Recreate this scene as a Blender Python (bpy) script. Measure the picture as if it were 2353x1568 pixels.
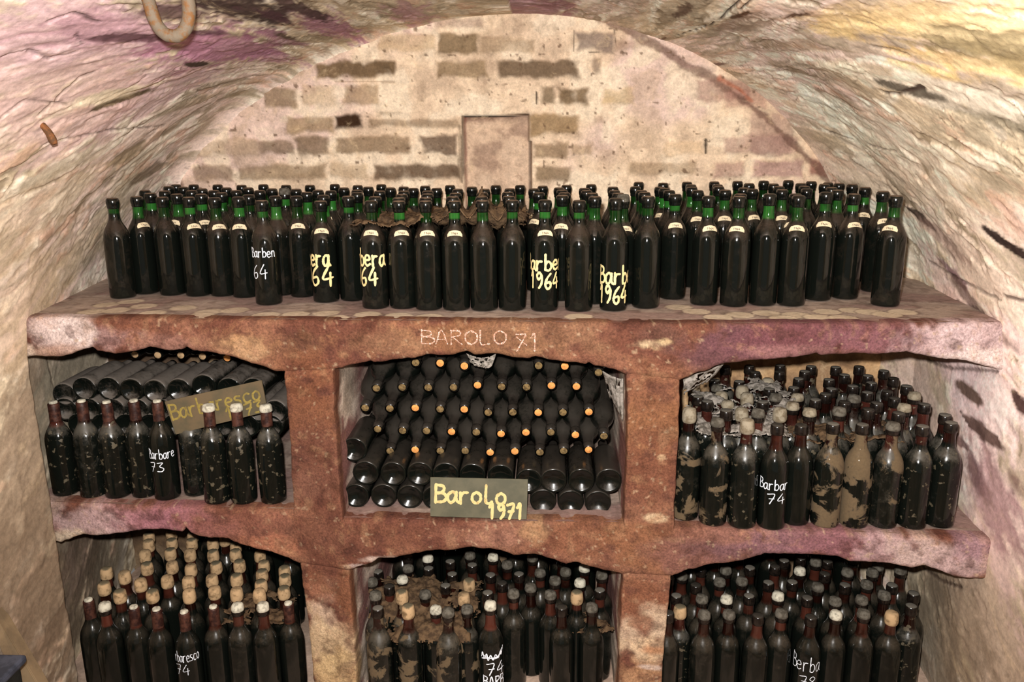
import bpy, bmesh, math, random
import numpy as np
from mathutils import Matrix, Vector

S = bpy.context.scene
for o in list(bpy.data.objects):
    bpy.data.objects.remove(o)
COL = S.collection

# ------------------------------------------------------------------ camera, light, exposure
F, W, HH = 1880.0, 2353, 1568
PITCH, ROLL, YAW, EYE = math.radians(14.0), math.radians(0.4), math.radians(2.6), 1.62
fw = np.array([-math.sin(YAW) * math.cos(PITCH), math.cos(YAW) * math.cos(PITCH), -math.sin(PITCH)])
rt0 = np.array([math.cos(YAW), math.sin(YAW), 0.0])
up0 = np.cross(rt0, fw)
rt = rt0 * math.cos(ROLL) - up0 * math.sin(ROLL)
up = up0 * math.cos(ROLL) + rt0 * math.sin(ROLL)
cam = bpy.data.cameras.new('camera')
cam.sensor_width = 36.0
cam.lens = F / W * 36.0
cam.clip_start = 0.02
camo = bpy.data.objects.new('camera', cam)
COL.objects.link(camo)
camo.matrix_world = Matrix(((rt[0], up[0], -fw[0], 0), (rt[1], up[1], -fw[1], 0), (rt[2], up[2], -fw[2], EYE), (0, 0, 0, 1)))
S.camera = camo

world = bpy.data.worlds.new('ambient_fill')
S.world = world
world.use_nodes = True
world.node_tree.nodes['Background'].inputs['Color'].default_value = (1.0, 0.93, 0.86, 1)
world.node_tree.nodes['Background'].inputs['Strength'].default_value = 0.16  # weak ambient fill, added to brighten the walls beside the flash

# the camera's flash, just above the lens
fl = bpy.data.lights.new('camera_flash', 'SPOT')
fl.energy = 360.0
fl.color = (1.0, 0.965, 0.92)
fl.shadow_soft_size = 0.02
fl.spot_size = math.radians(104)
fl.spot_blend = 0.55
flo = bpy.data.objects.new('camera_flash', fl)
COL.objects.link(flo)
aim = Vector((-0.03, 1.0, -0.10)).normalized()
flo.matrix_world = Matrix.Translation(Vector(rt * -0.035 + up * 0.075) + Vector((0, 0.02, EYE))) @ aim.to_track_quat('-Z', 'Y').to_matrix().to_4x4()
flo['kind'] = 'helper'

S.view_settings.view_transform = 'Standard'
S.view_settings.look = 'None'
S.view_settings.gamma = 1.0
S.view_settings.use_curve_mapping = False
S.view_settings.exposure = 0.0
S.cycles.max_bounces = 6
S.cycles.use_denoising = True


def ray(px, py):
    return fw + rt * ((px - W / 2) / F) - up * ((py - HH / 2) / F)


def atY(px, py, Y):
    d = ray(px, py)
    t = Y / d[1]
    return np.array([d[0] * t, Y, d[2] * t + EYE])


def atZ(px, py, Z):
    d = ray(px, py)
    t = (Z - EYE) / d[2]
    return np.array([d[0] * t, d[1] * t, Z])


def project(P):
    v = P - np.array([0, 0, EYE])
    z = v @ fw
    z = np.where(np.abs(z) < 1e-6, 1e-6, z)
    return W / 2 + F * (v @ rt) / z, HH / 2 - F * (v @ up) / z, z


# ------------------------------------------------------------------ numeric noise
def _h(ix, iy, seed):
    with np.errstate(over='ignore'):
        h = ix.astype(np.uint32) * np.uint32(374761393) + iy.astype(np.uint32) * np.uint32(668265263) + np.uint32((seed * 974634541) & 0xffffffff)
        h = (h ^ (h >> np.uint32(13))) * np.uint32(1274126177)
        h = h ^ (h >> np.uint32(16))
    return (h & np.uint32(0xffff)).astype(np.float64) / 65535.0


def vn(x, y, seed):
    fx, fy = np.floor(x), np.floor(y)
    ix, iy = fx.astype(np.int64), fy.astype(np.int64)
    tx, ty = x - fx, y - fy
    tx = tx * tx * tx * (tx * (tx * 6 - 15) + 10)
    ty = ty * ty * ty * (ty * (ty * 6 - 15) + 10)
    a, b = _h(ix, iy, seed), _h(ix + 1, iy, seed)
    c, d = _h(ix, iy + 1, seed), _h(ix + 1, iy + 1, seed)
    return (a * (1 - tx) + b * tx) * (1 - ty) + (c * (1 - tx) + d * tx) * ty


def fbm(x, y, octv=4, seed=1, gain=0.5):
    s, amp, tot = np.zeros_like(np.asarray(x, float)), 1.0, 0.0
    x, y = np.asarray(x, float), np.asarray(y, float)
    for k in range(octv):
        s = s + amp * vn(x * 2 ** k + 17.3 * k, y * 2 ** k - 9.1 * k, seed + k * 7)
        tot += amp
        amp *= gain
    return s / tot


def sst(a, b, x):
    t = np.clip((x - a) / (b - a), 0, 1)
    return t * t * (3 - 2 * t)


def lin(c):
    c = np.asarray(c, float) / 255.0
    return np.where(c <= 0.04045, c / 12.92, ((c + 0.055) / 1.055) ** 2.4)


def blend(col, rgb, m):
    return col + (lin(rgb) - col) * m[..., None]


# ------------------------------------------------------------------ object helpers
def prop(o, label=None, cat=None, group=None, kind=None):
    if label: o['label'] = label
    if cat: o['category'] = cat
    if group: o['group'] = group
    if kind: o['kind'] = kind
    return o


def link(o, parent=None):
    COL.objects.link(o)
    if parent is not None:
        o.parent = parent
    return o


def empty(name, loc=(0, 0, 0), rot=(0, 0, 0)):
    o = bpy.data.objects.new(name, None)
    o.location, o.rotation_euler = loc, rot
    o.empty_display_size = 0.02
    return link(o)


def mesh(name, V, Fc, mats=(), smooth=True, col=None, vec=None, midx=None, local=None):
    me = bpy.data.meshes.new(name)
    me.from_pydata([tuple(map(float, v)) for v in V], [], [tuple(map(int, f)) for f in Fc])
    for m in (mats if isinstance(mats, (list, tuple)) else [mats]):
        me.materials.append(m)
    if midx is not None:
        me.polygons.foreach_set('material_index', np.asarray(midx, np.int32))
    if smooth:
        me.polygons.foreach_set('use_smooth', np.ones(len(me.polygons), bool))
    if col is not None:
        a = me.attributes.new('Col', 'FLOAT_COLOR', 'POINT')
        c = np.ones((len(V), 4), np.float32); c[:, :3] = col
        a.data.foreach_set('color', c.ravel())
    if local is not None:            # height along a bottle, for its wine line
        a = me.attributes.new('local', 'FLOAT_VECTOR', 'POINT')
        a.data.foreach_set('vector', np.asarray(local, np.float32).ravel())
    me.update()
    return me


def obj(name, me, parent=None):
    return link(bpy.data.objects.new(name, me), parent)


def grid_mesh(name, P, mat, col=None, vec=None, keep=None, flip=False):
    """P: nu x nv x 3 grid of points -> quad mesh."""
    nu, nv = P.shape[:2]
    idx = np.arange(nu * nv).reshape(nu, nv)
    q = np.stack([idx[:-1, :-1], idx[1:, :-1], idx[1:, 1:], idx[:-1, 1:]], -1)
    q = q.reshape(-1, 4) if keep is None else q[keep]
    if flip: q = q[:, ::-1]
    me = bpy.data.meshes.new(name)
    me.vertices.add(nu * nv)
    me.vertices.foreach_set('co', P.reshape(-1).astype(np.float32))
    me.loops.add(q.size)
    me.loops.foreach_set('vertex_index', q.reshape(-1).astype(np.int32))
    me.polygons.add(len(q))
    me.polygons.foreach_set('loop_start', np.arange(0, q.size, 4, dtype=np.int32))
    me.polygons.foreach_set('use_smooth', np.ones(len(q), bool))
    me.materials.append(mat)
    if col is not None:
        a = me.attributes.new('Col', 'FLOAT_COLOR', 'POINT')
        c = np.ones((nu * nv, 4), np.float32); c[:, :3] = np.clip(col.reshape(-1, 3), 0.001, 0.98)
        a.data.foreach_set('color', c.ravel())
    if vec is not None:
        a = me.attributes.new('flow', 'FLOAT_VECTOR', 'POINT')
        a.data.foreach_set('vector', vec.reshape(-1).astype(np.float32))
    me.update(calc_edges=True)
    me.validate()
    return me


def lathe(prof, seg=28):
    """list of (r, z) -> verts, faces; closed at r == 0 ends."""
    V, Fc, rings = [], [], []
    for r, z in prof:
        if r < 1e-6:
            rings.append([len(V)]); V.append((0, 0, z))
        else:
            rings.append(list(range(len(V), len(V) + seg)))
            V += [(r * math.sin(2 * math.pi * k / seg), -r * math.cos(2 * math.pi * k / seg), z) for k in range(seg)]
    for a, b in zip(rings[:-1], rings[1:]):
        for k in range(seg):
            k2 = (k + 1) % seg
            if len(a) == 1: Fc.append((a[0], b[k2], b[k]))
            elif len(b) == 1: Fc.append((a[k], a[k2], b[0]))
            else: Fc.append((a[k], a[k2], b[k2], b[k]))
    return V, Fc


def tube(path, rad, seg=10, squash=1.0):
    path = np.asarray(path, float)
    rad = np.broadcast_to(np.asarray(rad, float), (len(path),))
    T = np.gradient(path, axis=0)
    T /= np.linalg.norm(T, axis=1)[:, None]
    n = np.cross(T[0], [0.13, 0.9, 0.31]); n /= np.linalg.norm(n)
    V, Fc = [], []
    for i in range(len(path)):
        n = n - T[i] * (n @ T[i]); n /= np.linalg.norm(n)
        b = np.cross(T[i], n)
        for k in range(seg):
            a = 2 * math.pi * k / seg
            V.append(path[i] + rad[i] * (math.cos(a) * n + math.sin(a) * b * squash))
    for i in range(len(path) - 1):
        for k in range(seg):
            k2 = (k + 1) % seg
            Fc.append((i * seg + k, i * seg + k2, (i + 1) * seg + k2, (i + 1) * seg + k))
    V.append(path[0]); V.append(path[-1])
    e = len(V)
    for k in range(seg):
        k2 = (k + 1) % seg
        Fc.append((e - 2, k2, k)); Fc.append((e - 1, (len(path) - 1) * seg + k, (len(path) - 1) * seg + k2))
    return V, Fc


# ------------------------------------------------------------------ materials
class NT:
    def __init__(s, name):
        s.m = bpy.data.materials.new(name); s.m.use_nodes = True
        s.t = s.m.node_tree; s.t.nodes.clear()
        s.out = s.n('ShaderNodeOutputMaterial')
        s.b = s.n('ShaderNodeBsdfPrincipled')
        s.t.links.new(s.b.outputs[0], s.out.inputs[0])

    def n(s, typ, **kw):
        x = s.t.nodes.new(typ)
        for k, v in kw.items(): setattr(x, k, v)
        return x

    def l(s, a, b): s.t.links.new(a, b)

    def val(s, inp, v):
        if hasattr(v, 'links') or hasattr(v, 'is_linked') and not isinstance(v, (int, float)): s.l(v, inp)
        else: inp.default_value = v

    def noise(s, vec, scale, detail=4, rough=0.55, dist=0.0):
        x = s.n('ShaderNodeTexNoise')
        s.l(vec, x.inputs['Vector'])
        x.inputs['Scale'].default_value = scale; x.inputs['Detail'].default_value = detail
        x.inputs['Roughness'].default_value = rough; x.inputs['Distortion'].default_value = dist
        return x.outputs['Fac']

    def ramp(s, fac, a, b, lo=0.0, hi=1.0):
        x = s.n('ShaderNodeMapRange'); x.interpolation_type = 'SMOOTHSTEP'
        s.val(x.inputs['Value'], fac)
        for k, v in zip(('From Min', 'From Max', 'To Min', 'To Max'), (a, b, lo, hi)): x.inputs[k].default_value = v
        return x.outputs['Result']

    def math(s, op, a, b=0.0, c=0.0):
        x = s.n('ShaderNodeMath', operation=op)
        s.val(x.inputs[0], a); s.val(x.inputs[1], b)
        if op in ('MULTIPLY_ADD',): s.val(x.inputs[2], c)
        return x.outputs[0]

    def mix(s, fac, a, b, typ='MIX'):
        x = s.n('ShaderNodeMix', data_type='RGBA', blend_type=typ)
        s.val(x.inputs[0], fac)
        for i, v in ((6, a), (7, b)):
            if isinstance(v, tuple): x.inputs[i].default_value = (*v, 1)
            else: s.l(v, x.inputs[i])
        return x.outputs[2]

    def bump(s, h, strength=0.3, dist=0.01):
        x = s.n('ShaderNodeBump')
        x.inputs['Strength'].default_value = strength; x.inputs['Distance'].default_value = dist
        s.l(h, x.inputs['Height']); s.l(x.outputs[0], s.b.inputs['Normal'])


def L3(r, g, b):
    return tuple(float(v) for v in lin((r, g, b)))


def plaster_mat(name, flow=True, speck=(232, 205, 165), fine=85.0, contrast=0.55, dark=0.35, light=0.3, bump=0.4):
    t = NT(name)
    at = t.n('ShaderNodeAttribute', attribute_name='Col')
    geo = t.n('ShaderNodeNewGeometry')
    pos = geo.outputs['Position']
    if flow:
        fa = t.n('ShaderNodeAttribute', attribute_name='flow').outputs['Vector']
    else:
        fa = pos
    n1 = t.noise(fa, 10.0 if flow else 14.0, 9, 0.66, 0.5)
    n2 = t.noise(pos, fine, 6, 0.72)
    n3 = t.noise(fa, 34.0, 6, 0.66, 0.3)
    c = t.mix(t.ramp(n1, 0.50, 0.66, 0, dark), at.outputs['Color'], t.mix(1.0, at.outputs['Color'], (0.40, 0.35, 0.30), 'MULTIPLY'), 'MIX')
    c = t.mix(t.ramp(n1, 0.44, 0.30, 0, light), c, L3(*speck))
    f = t.math('MULTIPLY_ADD', n2, 2 * contrast, 1 - contrast)
    g = t.math('MULTIPLY_ADD', n3, 0.7, 0.65)
    fg = t.math('MULTIPLY', f, g)
    cc = t.n('ShaderNodeCombineColor')
    for i in range(3): t.l(fg, cc.inputs[i])
    c = t.mix(1.0, c, cc.outputs[0], 'MULTIPLY')
    t.l(c, t.b.inputs['Base Color'])
    t.b.inputs['Roughness'].default_value = 0.92
    t.b.inputs['Specular IOR Level'].default_value = 0.15
    h = t.math('ADD', t.math('MULTIPLY', n1, 0.8), t.math('ADD', t.math('MULTIPLY', n2, 0.30), t.math('MULTIPLY', n3, 0.45)))
    t.bump(h, bump, 0.010)
    return t.m


def glass_mat(name, neck, dust=0.45, mud=0.0, dustcol=(104, 92, 78), dark=(0.0035, 0.0045, 0.0035), fill=0.232, spots=0.0):
    """Old wine bottle: near-black where the wine stands, coloured glass above it, cellar dust where it settles."""
    t = NT(name)
    tc = t.n('ShaderNodeAttribute', attribute_name='local').outputs['Vector']
    sep = t.n('ShaderNodeSeparateXYZ'); t.l(tc, sep.inputs[0])
    geo = t.n('ShaderNodeNewGeometry'); pos = geo.outputs['Position']
    rnd = t.n('ShaderNodeObjectInfo').outputs['Random']
    z = sep.outputs['Z']
    lvl = t.math('ADD', z, t.math('MULTIPLY_ADD', rnd, 0.024, -0.012))
    inneck = t.ramp(lvl, fill - 0.004, fill + 0.004)
    r2 = t.math('FRACT', t.math('MULTIPLY', rnd, 37.7))
    nk = t.mix(t.ramp(t.math('ADD', t.math('MULTIPLY', r2, 0.6), t.math('MULTIPLY', t.noise(pos, 26.0, 2), 0.7)), 0.45, 0.95), tuple(v * 0.18 for v in neck), tuple(v * 1.1 for v in neck))
    c = t.mix(inneck, dark, nk)
    n1 = t.noise(pos, 34.0, 6, 0.65)
    n2 = t.noise(pos, 170.0, 4, 0.6)
    nz = t.n('ShaderNodeSeparateXYZ'); t.l(geo.outputs['Normal'], nz.inputs[0])
    settle = t.ramp(nz.outputs['Z'], 0.02, 0.65, 0.0, 0.42)
    r3 = t.math('FRACT', t.math('MULTIPLY', rnd, 91.3))
    amt = t.math('ADD', t.math('ADD', t.math('MULTIPLY', n1, 0.75), t.math('MULTIPLY', n2, 0.30)), t.math('ADD', settle, t.math('MULTIPLY', r3, 0.16)))
    dm = t.math('MULTIPLY', t.ramp(amt, 0.62, 1.12), dust)
    c = t.mix(dm, c, L3(*dustcol))
    rough = t.math('MULTIPLY_ADD', dm, 1.0, 0.06)
    if spots > 0:
        n4 = t.noise(pos, 62.0, 3, 0.5)
        sm = t.math('MULTIPLY', t.ramp(n4, 0.60, 0.68), spots)
        c = t.mix(sm, c, L3(88, 79, 62))
        rough = t.math('ADD', rough, t.math('MULTIPLY', sm, 0.7))
    if mud > 0:
        n3 = t.noise(pos, 15.0, 7, 0.62, 0.4)
        mm = t.ramp(n3, 0.60 - mud * 0.3, 0.66 - mud * 0.3)
        c = t.mix(mm, c, t.mix(n2, L3(72, 59, 42), L3(102, 85, 62)))
        rough = t.math('ADD', rough, mm)
    t.l(c, t.b.inputs['Base Color'])
    t.l(rough, t.b.inputs['Roughness'])
    t.b.inputs['Specular IOR Level'].default_value = 0.36
    t.l(t.math('MULTIPLY_ADD', dm, -0.1, 0.16), t.b.inputs['Coat Weight'])
    t.b.inputs['Coat Roughness'].default_value = 0.03
    t.bump(n1, 0.05, 0.003)
    return t.m


def flat_mat(name, a, b, scale=60, rough=0.85, thr=(0.4, 0.6), bump=0.3, spec=0.2, dust=None, metal=0.0):
    t = NT(name)
    geo = t.n('ShaderNodeNewGeometry'); pos = geo.outputs['Position']
    n = t.noise(pos, scale, 6, 0.6)
    c = t.mix(t.ramp(n, *thr), L3(*a), L3(*b))
    if dust:
        nz = t.n('ShaderNodeSeparateXYZ'); t.l(geo.outputs['Normal'], nz.inputs[0])
        rnd = t.n('ShaderNodeObjectInfo').outputs['Random']
        dm = t.math('MULTIPLY', t.ramp(t.math('ADD', nz.outputs['Z'], t.math('MULTIPLY', n, 0.5)), 0.75, 1.15), t.ramp(rnd, 0.15, 0.75, 0.25, 1.0))
        c = t.mix(dm, c, L3(*dust))
        t.l(t.math('ADD', t.math('MULTIPLY', dm, 0.7), rough), t.b.inputs['Roughness'])
    else:
        t.b.inputs['Roughness'].default_value = rough
    t.l(c, t.b.inputs['Base Color'])
    t.b.inputs['Specular IOR Level'].default_value = spec
    t.b.inputs['Metallic'].default_value = metal
    if bump: t.bump(n, bump, 0.004)
    return t.m


M_vault = plaster_mat('vault_plaster', True, dark=.25, light=.3, bump=.18)
M_back = plaster_mat('brick_wall', False, fine=120.0, contrast=0.5, dark=.3)
M_mason = plaster_mat('rust_plaster', False, speck=(200, 150, 104), fine=170.0, contrast=1.25, dark=.5, light=.16, bump=.5)
M_ledge = plaster_mat('dusty_ledge', False, speck=(190, 172, 158), fine=90.0, contrast=0.4)
M_green = glass_mat('green_glass', (0.016, 0.095, 0.014), 0.30, fill=0.238, dustcol=(88, 70, 58))
M_brown = glass_mat('brown_glass', (0.046, 0.013, 0.008), 0.24, fill=0.236)
M_spot = glass_mat('spotted_glass', (0.048, 0.013, 0.009), 0.42, spots=0.75, dustcol=(112, 106, 96))
M_mud = glass_mat('muddy_glass', (0.048, 0.013, 0.009), 0.45, mud=0.22, dustcol=(104, 96, 84))
M_mudder = glass_mat('mud_coated_glass', (0.048, 0.013, 0.009), 0.45, mud=0.50, dustcol=(112, 100, 82))
M_clean = glass_mat('clean_glass', (0.06, 0.016, 0.01), 0.12)
M_lying = glass_mat('lying_glass', (0.008, 0.008, 0.007), 0.34, dustcol=(78, 70, 63))
M_lyingdust = glass_mat('dusty_lying_glass', (0.012, 0.011, 0.009), 0.85, dustcol=(106, 97, 89))
M_wax = flat_mat('black_wax', (9, 10, 9), (16, 18, 15), 90, 0.16, bump=0.1, spec=0.5, dust=(104, 84, 66))
M_lip = flat_mat('brown_lip', (16, 12, 10), (30, 24, 20), 90, 0.2, bump=0.1, spec=0.5, dust=(96, 91, 82))
M_tanwax = flat_mat('mouldy_tan_wax', (176, 146, 110), (112, 90, 64), 60, 0.85, (0.45, 0.7), 0.5, 0.2, dust=(92, 84, 66))
M_mouldwax = flat_mat('grey_tan_mould', (142, 132, 114), (104, 92, 74), 60, 0.9, (0.42, 0.66), 0.5, 0.1)
M_white = flat_mat('white_mould', (196, 190, 172), (140, 134, 120), 80, 0.95, (0.45, 0.65), 0.6, 0.1)
M_greydust = flat_mat('grey_mould', (98, 93, 84), (70, 65, 57), 80, 0.95, (0.4, 0.6), 0.6, 0.1)
M_cork = flat_mat('bright_cork', (226, 158, 92), (196, 126, 66), 160, 0.9, (0.4, 0.7), 0.3, 0.1)
M_corkd = flat_mat('stained_cork', (128, 106, 70), (84, 68, 46), 130, 0.9, (0.4, 0.65), 0.3, 0.1)
M_caps = flat_mat('red_brown_capsule', (40, 19, 15), (74, 44, 34), 60, 0.5, (0.4, 0.62), 0.35, 0.3)
M_paper = flat_mat('tag_paper', (214, 196, 164), (184, 164, 132), 90, 0.9, (0.5, 0.7), 0.0, 0.1)
M_ink = flat_mat('tag_ink', (90, 72, 62), (60, 48, 44), 90, 0.9, bump=0)
M_cream = flat_mat('cream_paint', (224, 202, 146), (190, 166, 108), 80, 0.75, (0.5, 0.75), 0.1, 0.2)
M_signcream = flat_mat('board_cream_paint', (196, 176, 122), (160, 138, 88), 80, 0.75, (0.5, 0.75), 0.1, 0.2)
M_yellow = flat_mat('faded_yellow_paint', (140, 122, 62), (112, 96, 54), 70, 0.8, (0.45, 0.65), 0.1, 0.2)
M_chalk = flat_mat('white_chalk', (232, 236, 244), (196, 200, 208), 120, 0.9, bump=0.1)
M_wchalk = flat_mat('wall_chalk', (214, 196, 186), (160, 118, 96), 300, 0.95, (0.36, 0.54), 0.3, 0.1)
M_sign = flat_mat('grey_green_board', (70, 68, 52), (84, 80, 62), 18, 0.6, (0.4, 0.65), 0.06, 0.3)
M_signb = flat_mat('brown_grey_board', (82, 74, 56), (100, 84, 62), 14, 0.7, (0.4, 0.65), 0.08, 0.25)
M_iron = flat_mat('rusty_iron', (100, 88, 74), (104, 70, 38), 46, 0.75, (0.46, 0.62), 0.6, 0.3)
M_nail = flat_mat('rusty_nail', (84, 58, 38), (120, 76, 44), 70, 0.8, (0.4, 0.6), 0.5, 0.2)
M_web = flat_mat('brown_cobweb', (98, 78, 58), (66, 52, 40), 60, 1.0, (0.4, 0.62), 0.9, 0.05)
M_greyweb = flat_mat('grey_cobweb', (150, 142, 134), (104, 98, 90), 90, 1.0, (0.4, 0.62), 0.5, 0.05)
M_plank = flat_mat('weathered_plank', (132, 112, 86), (106, 90, 70), 16, 0.85, (0.35, 0.65), 0.3, 0.2)
M_crate = flat_mat('blue_grey_plastic', (74, 78, 92), (54, 58, 70), 40, 0.6, bump=0.1, spec=0.3)
M_crated = flat_mat('dark_plastic', (34, 36, 34), (24, 26, 24), 40, 0.6, bump=0.1, spec=0.3)

# ------------------------------------------------------------------ the cellar: barrel vault and side walls
XC, Z0, BV = -0.128, 1.0, 1.035
YF = 2.07                                   # plane of the masonry face
ZT = 1.165                                  # top ledge
ZM = 0.603                                  # middle ledge


def a_left(Y): return np.interp(Y, [-1, 1.2, 2.07, 2.65, 3.05], [1.27, 1.27, 1.27, 1.38, 1.42])
def a_right(Y): return np.interp(Y, [-1, 1.2, 2.07, 2.65, 3.05], [1.275, 1.275, 1.275, 1.335, 1.26])


ys = np.concatenate([np.linspace(-0.8, 0.7, 26)[:-1], np.arange(0.7, 3.032, 0.0052)])
wl = np.linspace(0.0, 1.0, 150)             # wall heights
ph = np.linspace(math.pi, 0, 660)
secx = np.concatenate([np.full(150, -1.0), np.cos(ph)[1:-1], np.full(150, 1.0)])
secz = np.concatenate([wl * Z0, Z0 + BV * np.sin(ph)[1:-1], wl[::-1] * Z0])
tpar = np.concatenate([-(math.pi / 2) * 1.16 - (1 - wl) * Z0, -(ph[1:-1] - math.pi / 2) * 1.16, (math.pi / 2) * 1.16 + (1 - wl[::-1]) * Z0])
TT, YY = np.meshgrid(tpar, ys, indexing='ij')
low = sst(1.12, 1.0, np.repeat(secz[:, None], len(ys), 1)) * np.ones_like(YY)
A = np.where(secx[:, None] < 0, a_left(YY) + low * .085 * sst(2.06, 2.13, YY), a_right(YY))
# on the left the plaster runs round into the end wall in a soft hollow
fil = np.clip((YY - 2.93) / .10, 0, 1)
fil = (1 - np.sqrt(np.clip(1 - fil ** 2, 0, 1))) * .055 * sst(-.05, -.75, TT)
VP = np.stack([XC + A * secx[:, None], YY, np.repeat(secz[:, None], len(ys), 1)], -1)
VP[..., 0] += fil * np.abs(np.repeat(secx[:, None], len(ys), 1)) ** .5 * 1.0
VP[..., 2] -= fil * np.clip((VP[..., 2] - Z0) / BV, 0, 1)
gu, gv = np.gradient(VP, axis=0), np.gradient(VP, axis=1)
VN = np.cross(gu, gv)
VN /= np.linalg.norm(VN, axis=-1)[..., None]
ctr = np.array([XC, 0, 1.0]) - VP
VN *= np.sign((VN[..., 0] * ctr[..., 0] + VN[..., 2] * ctr[..., 2]))[..., None]     # inward
at_ = np.sqrt(TT ** 2 + 0.01)
side = np.where(TT > 0, 40.0, 0.0)
sk = sst(0.1, 0.9, at_) * 0.34
CC, SS = at_ * np.sign(TT) + np.sign(TT) * sk * YY, YY        # across / along the streaks
PXv, PYv, PZv = project(VP)
PXv = np.where(PZv > 0.2, PXv, -9999)


def vhit(px, py):
    """(point, S, C, normal) where the line of sight through a photo point meets the vault; hidden faces are never nearer."""
    d2 = (PXv - px) ** 2 + (PYv - py) ** 2
    k = np.unravel_index(np.argmin(d2), d2.shape)
    return VP[k].copy(), SS[k], CC[k], VN[k].copy()


warp = (fbm(SS * 3.1 + side, CC * 7.0, 4, 11) - 0.5)
n_big = fbm(SS * 1.1 + side, CC * 2.3 + warp * 0.5, 4, 3)
n_str = fbm(SS * 4.2 + side + warp * 1.5, CC * 10.0 + warp * 2.0, 5, 23)
n_med = fbm(SS * 11.0 + side, CC * 20.0 + warp * 2.4, 5, 31)
n_fine = fbm(SS * 40.0 + side, CC * 60.0, 4, 47)
# lens-shaped flakes of plaster: terraces of the streak field
terr = np.floor(n_str * 9 + n_med * 1.5) / 9.0
edge = np.abs((n_str * 9 + n_med * 1.5) % 1.0 - 0.5)

vc = np.zeros(VP.shape) + lin((226, 200, 176))
vc = blend(vc, (216, 192, 162), sst(0.42, 0.60, n_big))
vc = blend(vc, (230, 200, 188), sst(0.52, 0.38, n_big) * 0.8)
vc = blend(vc, (172, 152, 128), sst(0.54, 0.66, n_str) * 0.7)
vc = blend(vc, (244, 226, 206), sst(0.44, 0.36, n_str) * 0.75)
vc = blend(vc, (156, 136, 112), sst(0.62, 0.70, n_med) * 0.5)
vc = blend(vc, (214, 164, 138), sst(0.66, 0.74, fbm(SS * 9 + side, CC * 12, 4, 61)) * 0.5)


def cells(x, y, seed):
    """nearest and second-nearest distances to scattered points, and the nearest one's random number"""
    fx, fy = np.floor(x), np.floor(y)
    d1 = np.full(x.shape, 9.0); d2 = np.full(x.shape, 9.0); rid = np.zeros(x.shape)
    for i in (-1, 0, 1):
        for j in (-1, 0, 1):
            cx, cy = (fx + i).astype(np.int64), (fy + j).astype(np.int64)
            ox, oy = _h(cx, cy, seed), _h(cx, cy, seed + 1)
            d = np.hypot(fx + i + .15 + .7 * ox - x, fy + j + .15 + .7 * oy - y)
            n = d < d1
            d2 = np.where(n, d1, np.minimum(d2, d)); rid = np.where(n, _h(cx, cy, seed + 2), rid); d1 = np.where(n, d, d1)
    return d1, d2, rid


# old bricks and scabs of plaster: lens-shaped pieces along the courses
w2_ = fbm(SS * 9 + side, CC * 16, 4, 53) - .5
c1, c2, cid = cells(SS * 4.6 + w2_ * 1.5 + side, CC * 12.0 + w2_ * 2.2 + warp * 1.2, 301)
cm = sst(.06, .26, c2 - c1) * (.5 + .5 * sst(.38, .58, n_med))
vc = blend(vc, (148, 128, 104), cm * sst(.78, .80, cid) * .75)
vc = blend(vc, (176, 158, 134), cm * sst(.62, .64, cid) * sst(.78, .77, cid) * .6)
vc = blend(vc, (248, 230, 208), cm * sst(.42, .40, cid) * sst(.22, .24, cid) * .6)
vc = blend(vc, (226, 184, 156), cm * sst(.22, .20, cid) * sst(.10, .12, cid) * .55)
crk = sst(.045, .012, (c2 - c1) + (n_fine - .5) * .05) * sst(.56, .66, fbm(SS * 2.3 + side, CC * 4, 3, 57))
vc = blend(vc, (110, 88, 70), crk * .7)


def stain(px, py, rs, rc, rgb, k=1.0, rag=0.8, hard=0.35, tilt=0.0, src=None):
    global vc
    _, s0, c0, _n = vhit(px, py)
    ds, dc = SS - s0, CC - c0
    near = (np.abs(ds) < rs * 2.2) & (np.abs(dc) < rc * 2.2)
    if not near.any(): return
    d, e = ds[near], dc[near] + tilt * ds[near]
    r = np.sqrt((d / rs) ** 2 + (e / rc) ** 2)
    m = sst(1.0 + hard, 1.0 - hard, r + rag * (0.55 * (n_str[near] - 0.5) + 0.9 * (n_med[near] - 0.5) + 0.5 * (n_fine[near] - 0.5)) * 2)
    sub = vc[near]
    vc[near] = sub + (lin(rgb) - sub) * (m * k)[:, None]
    return


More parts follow.
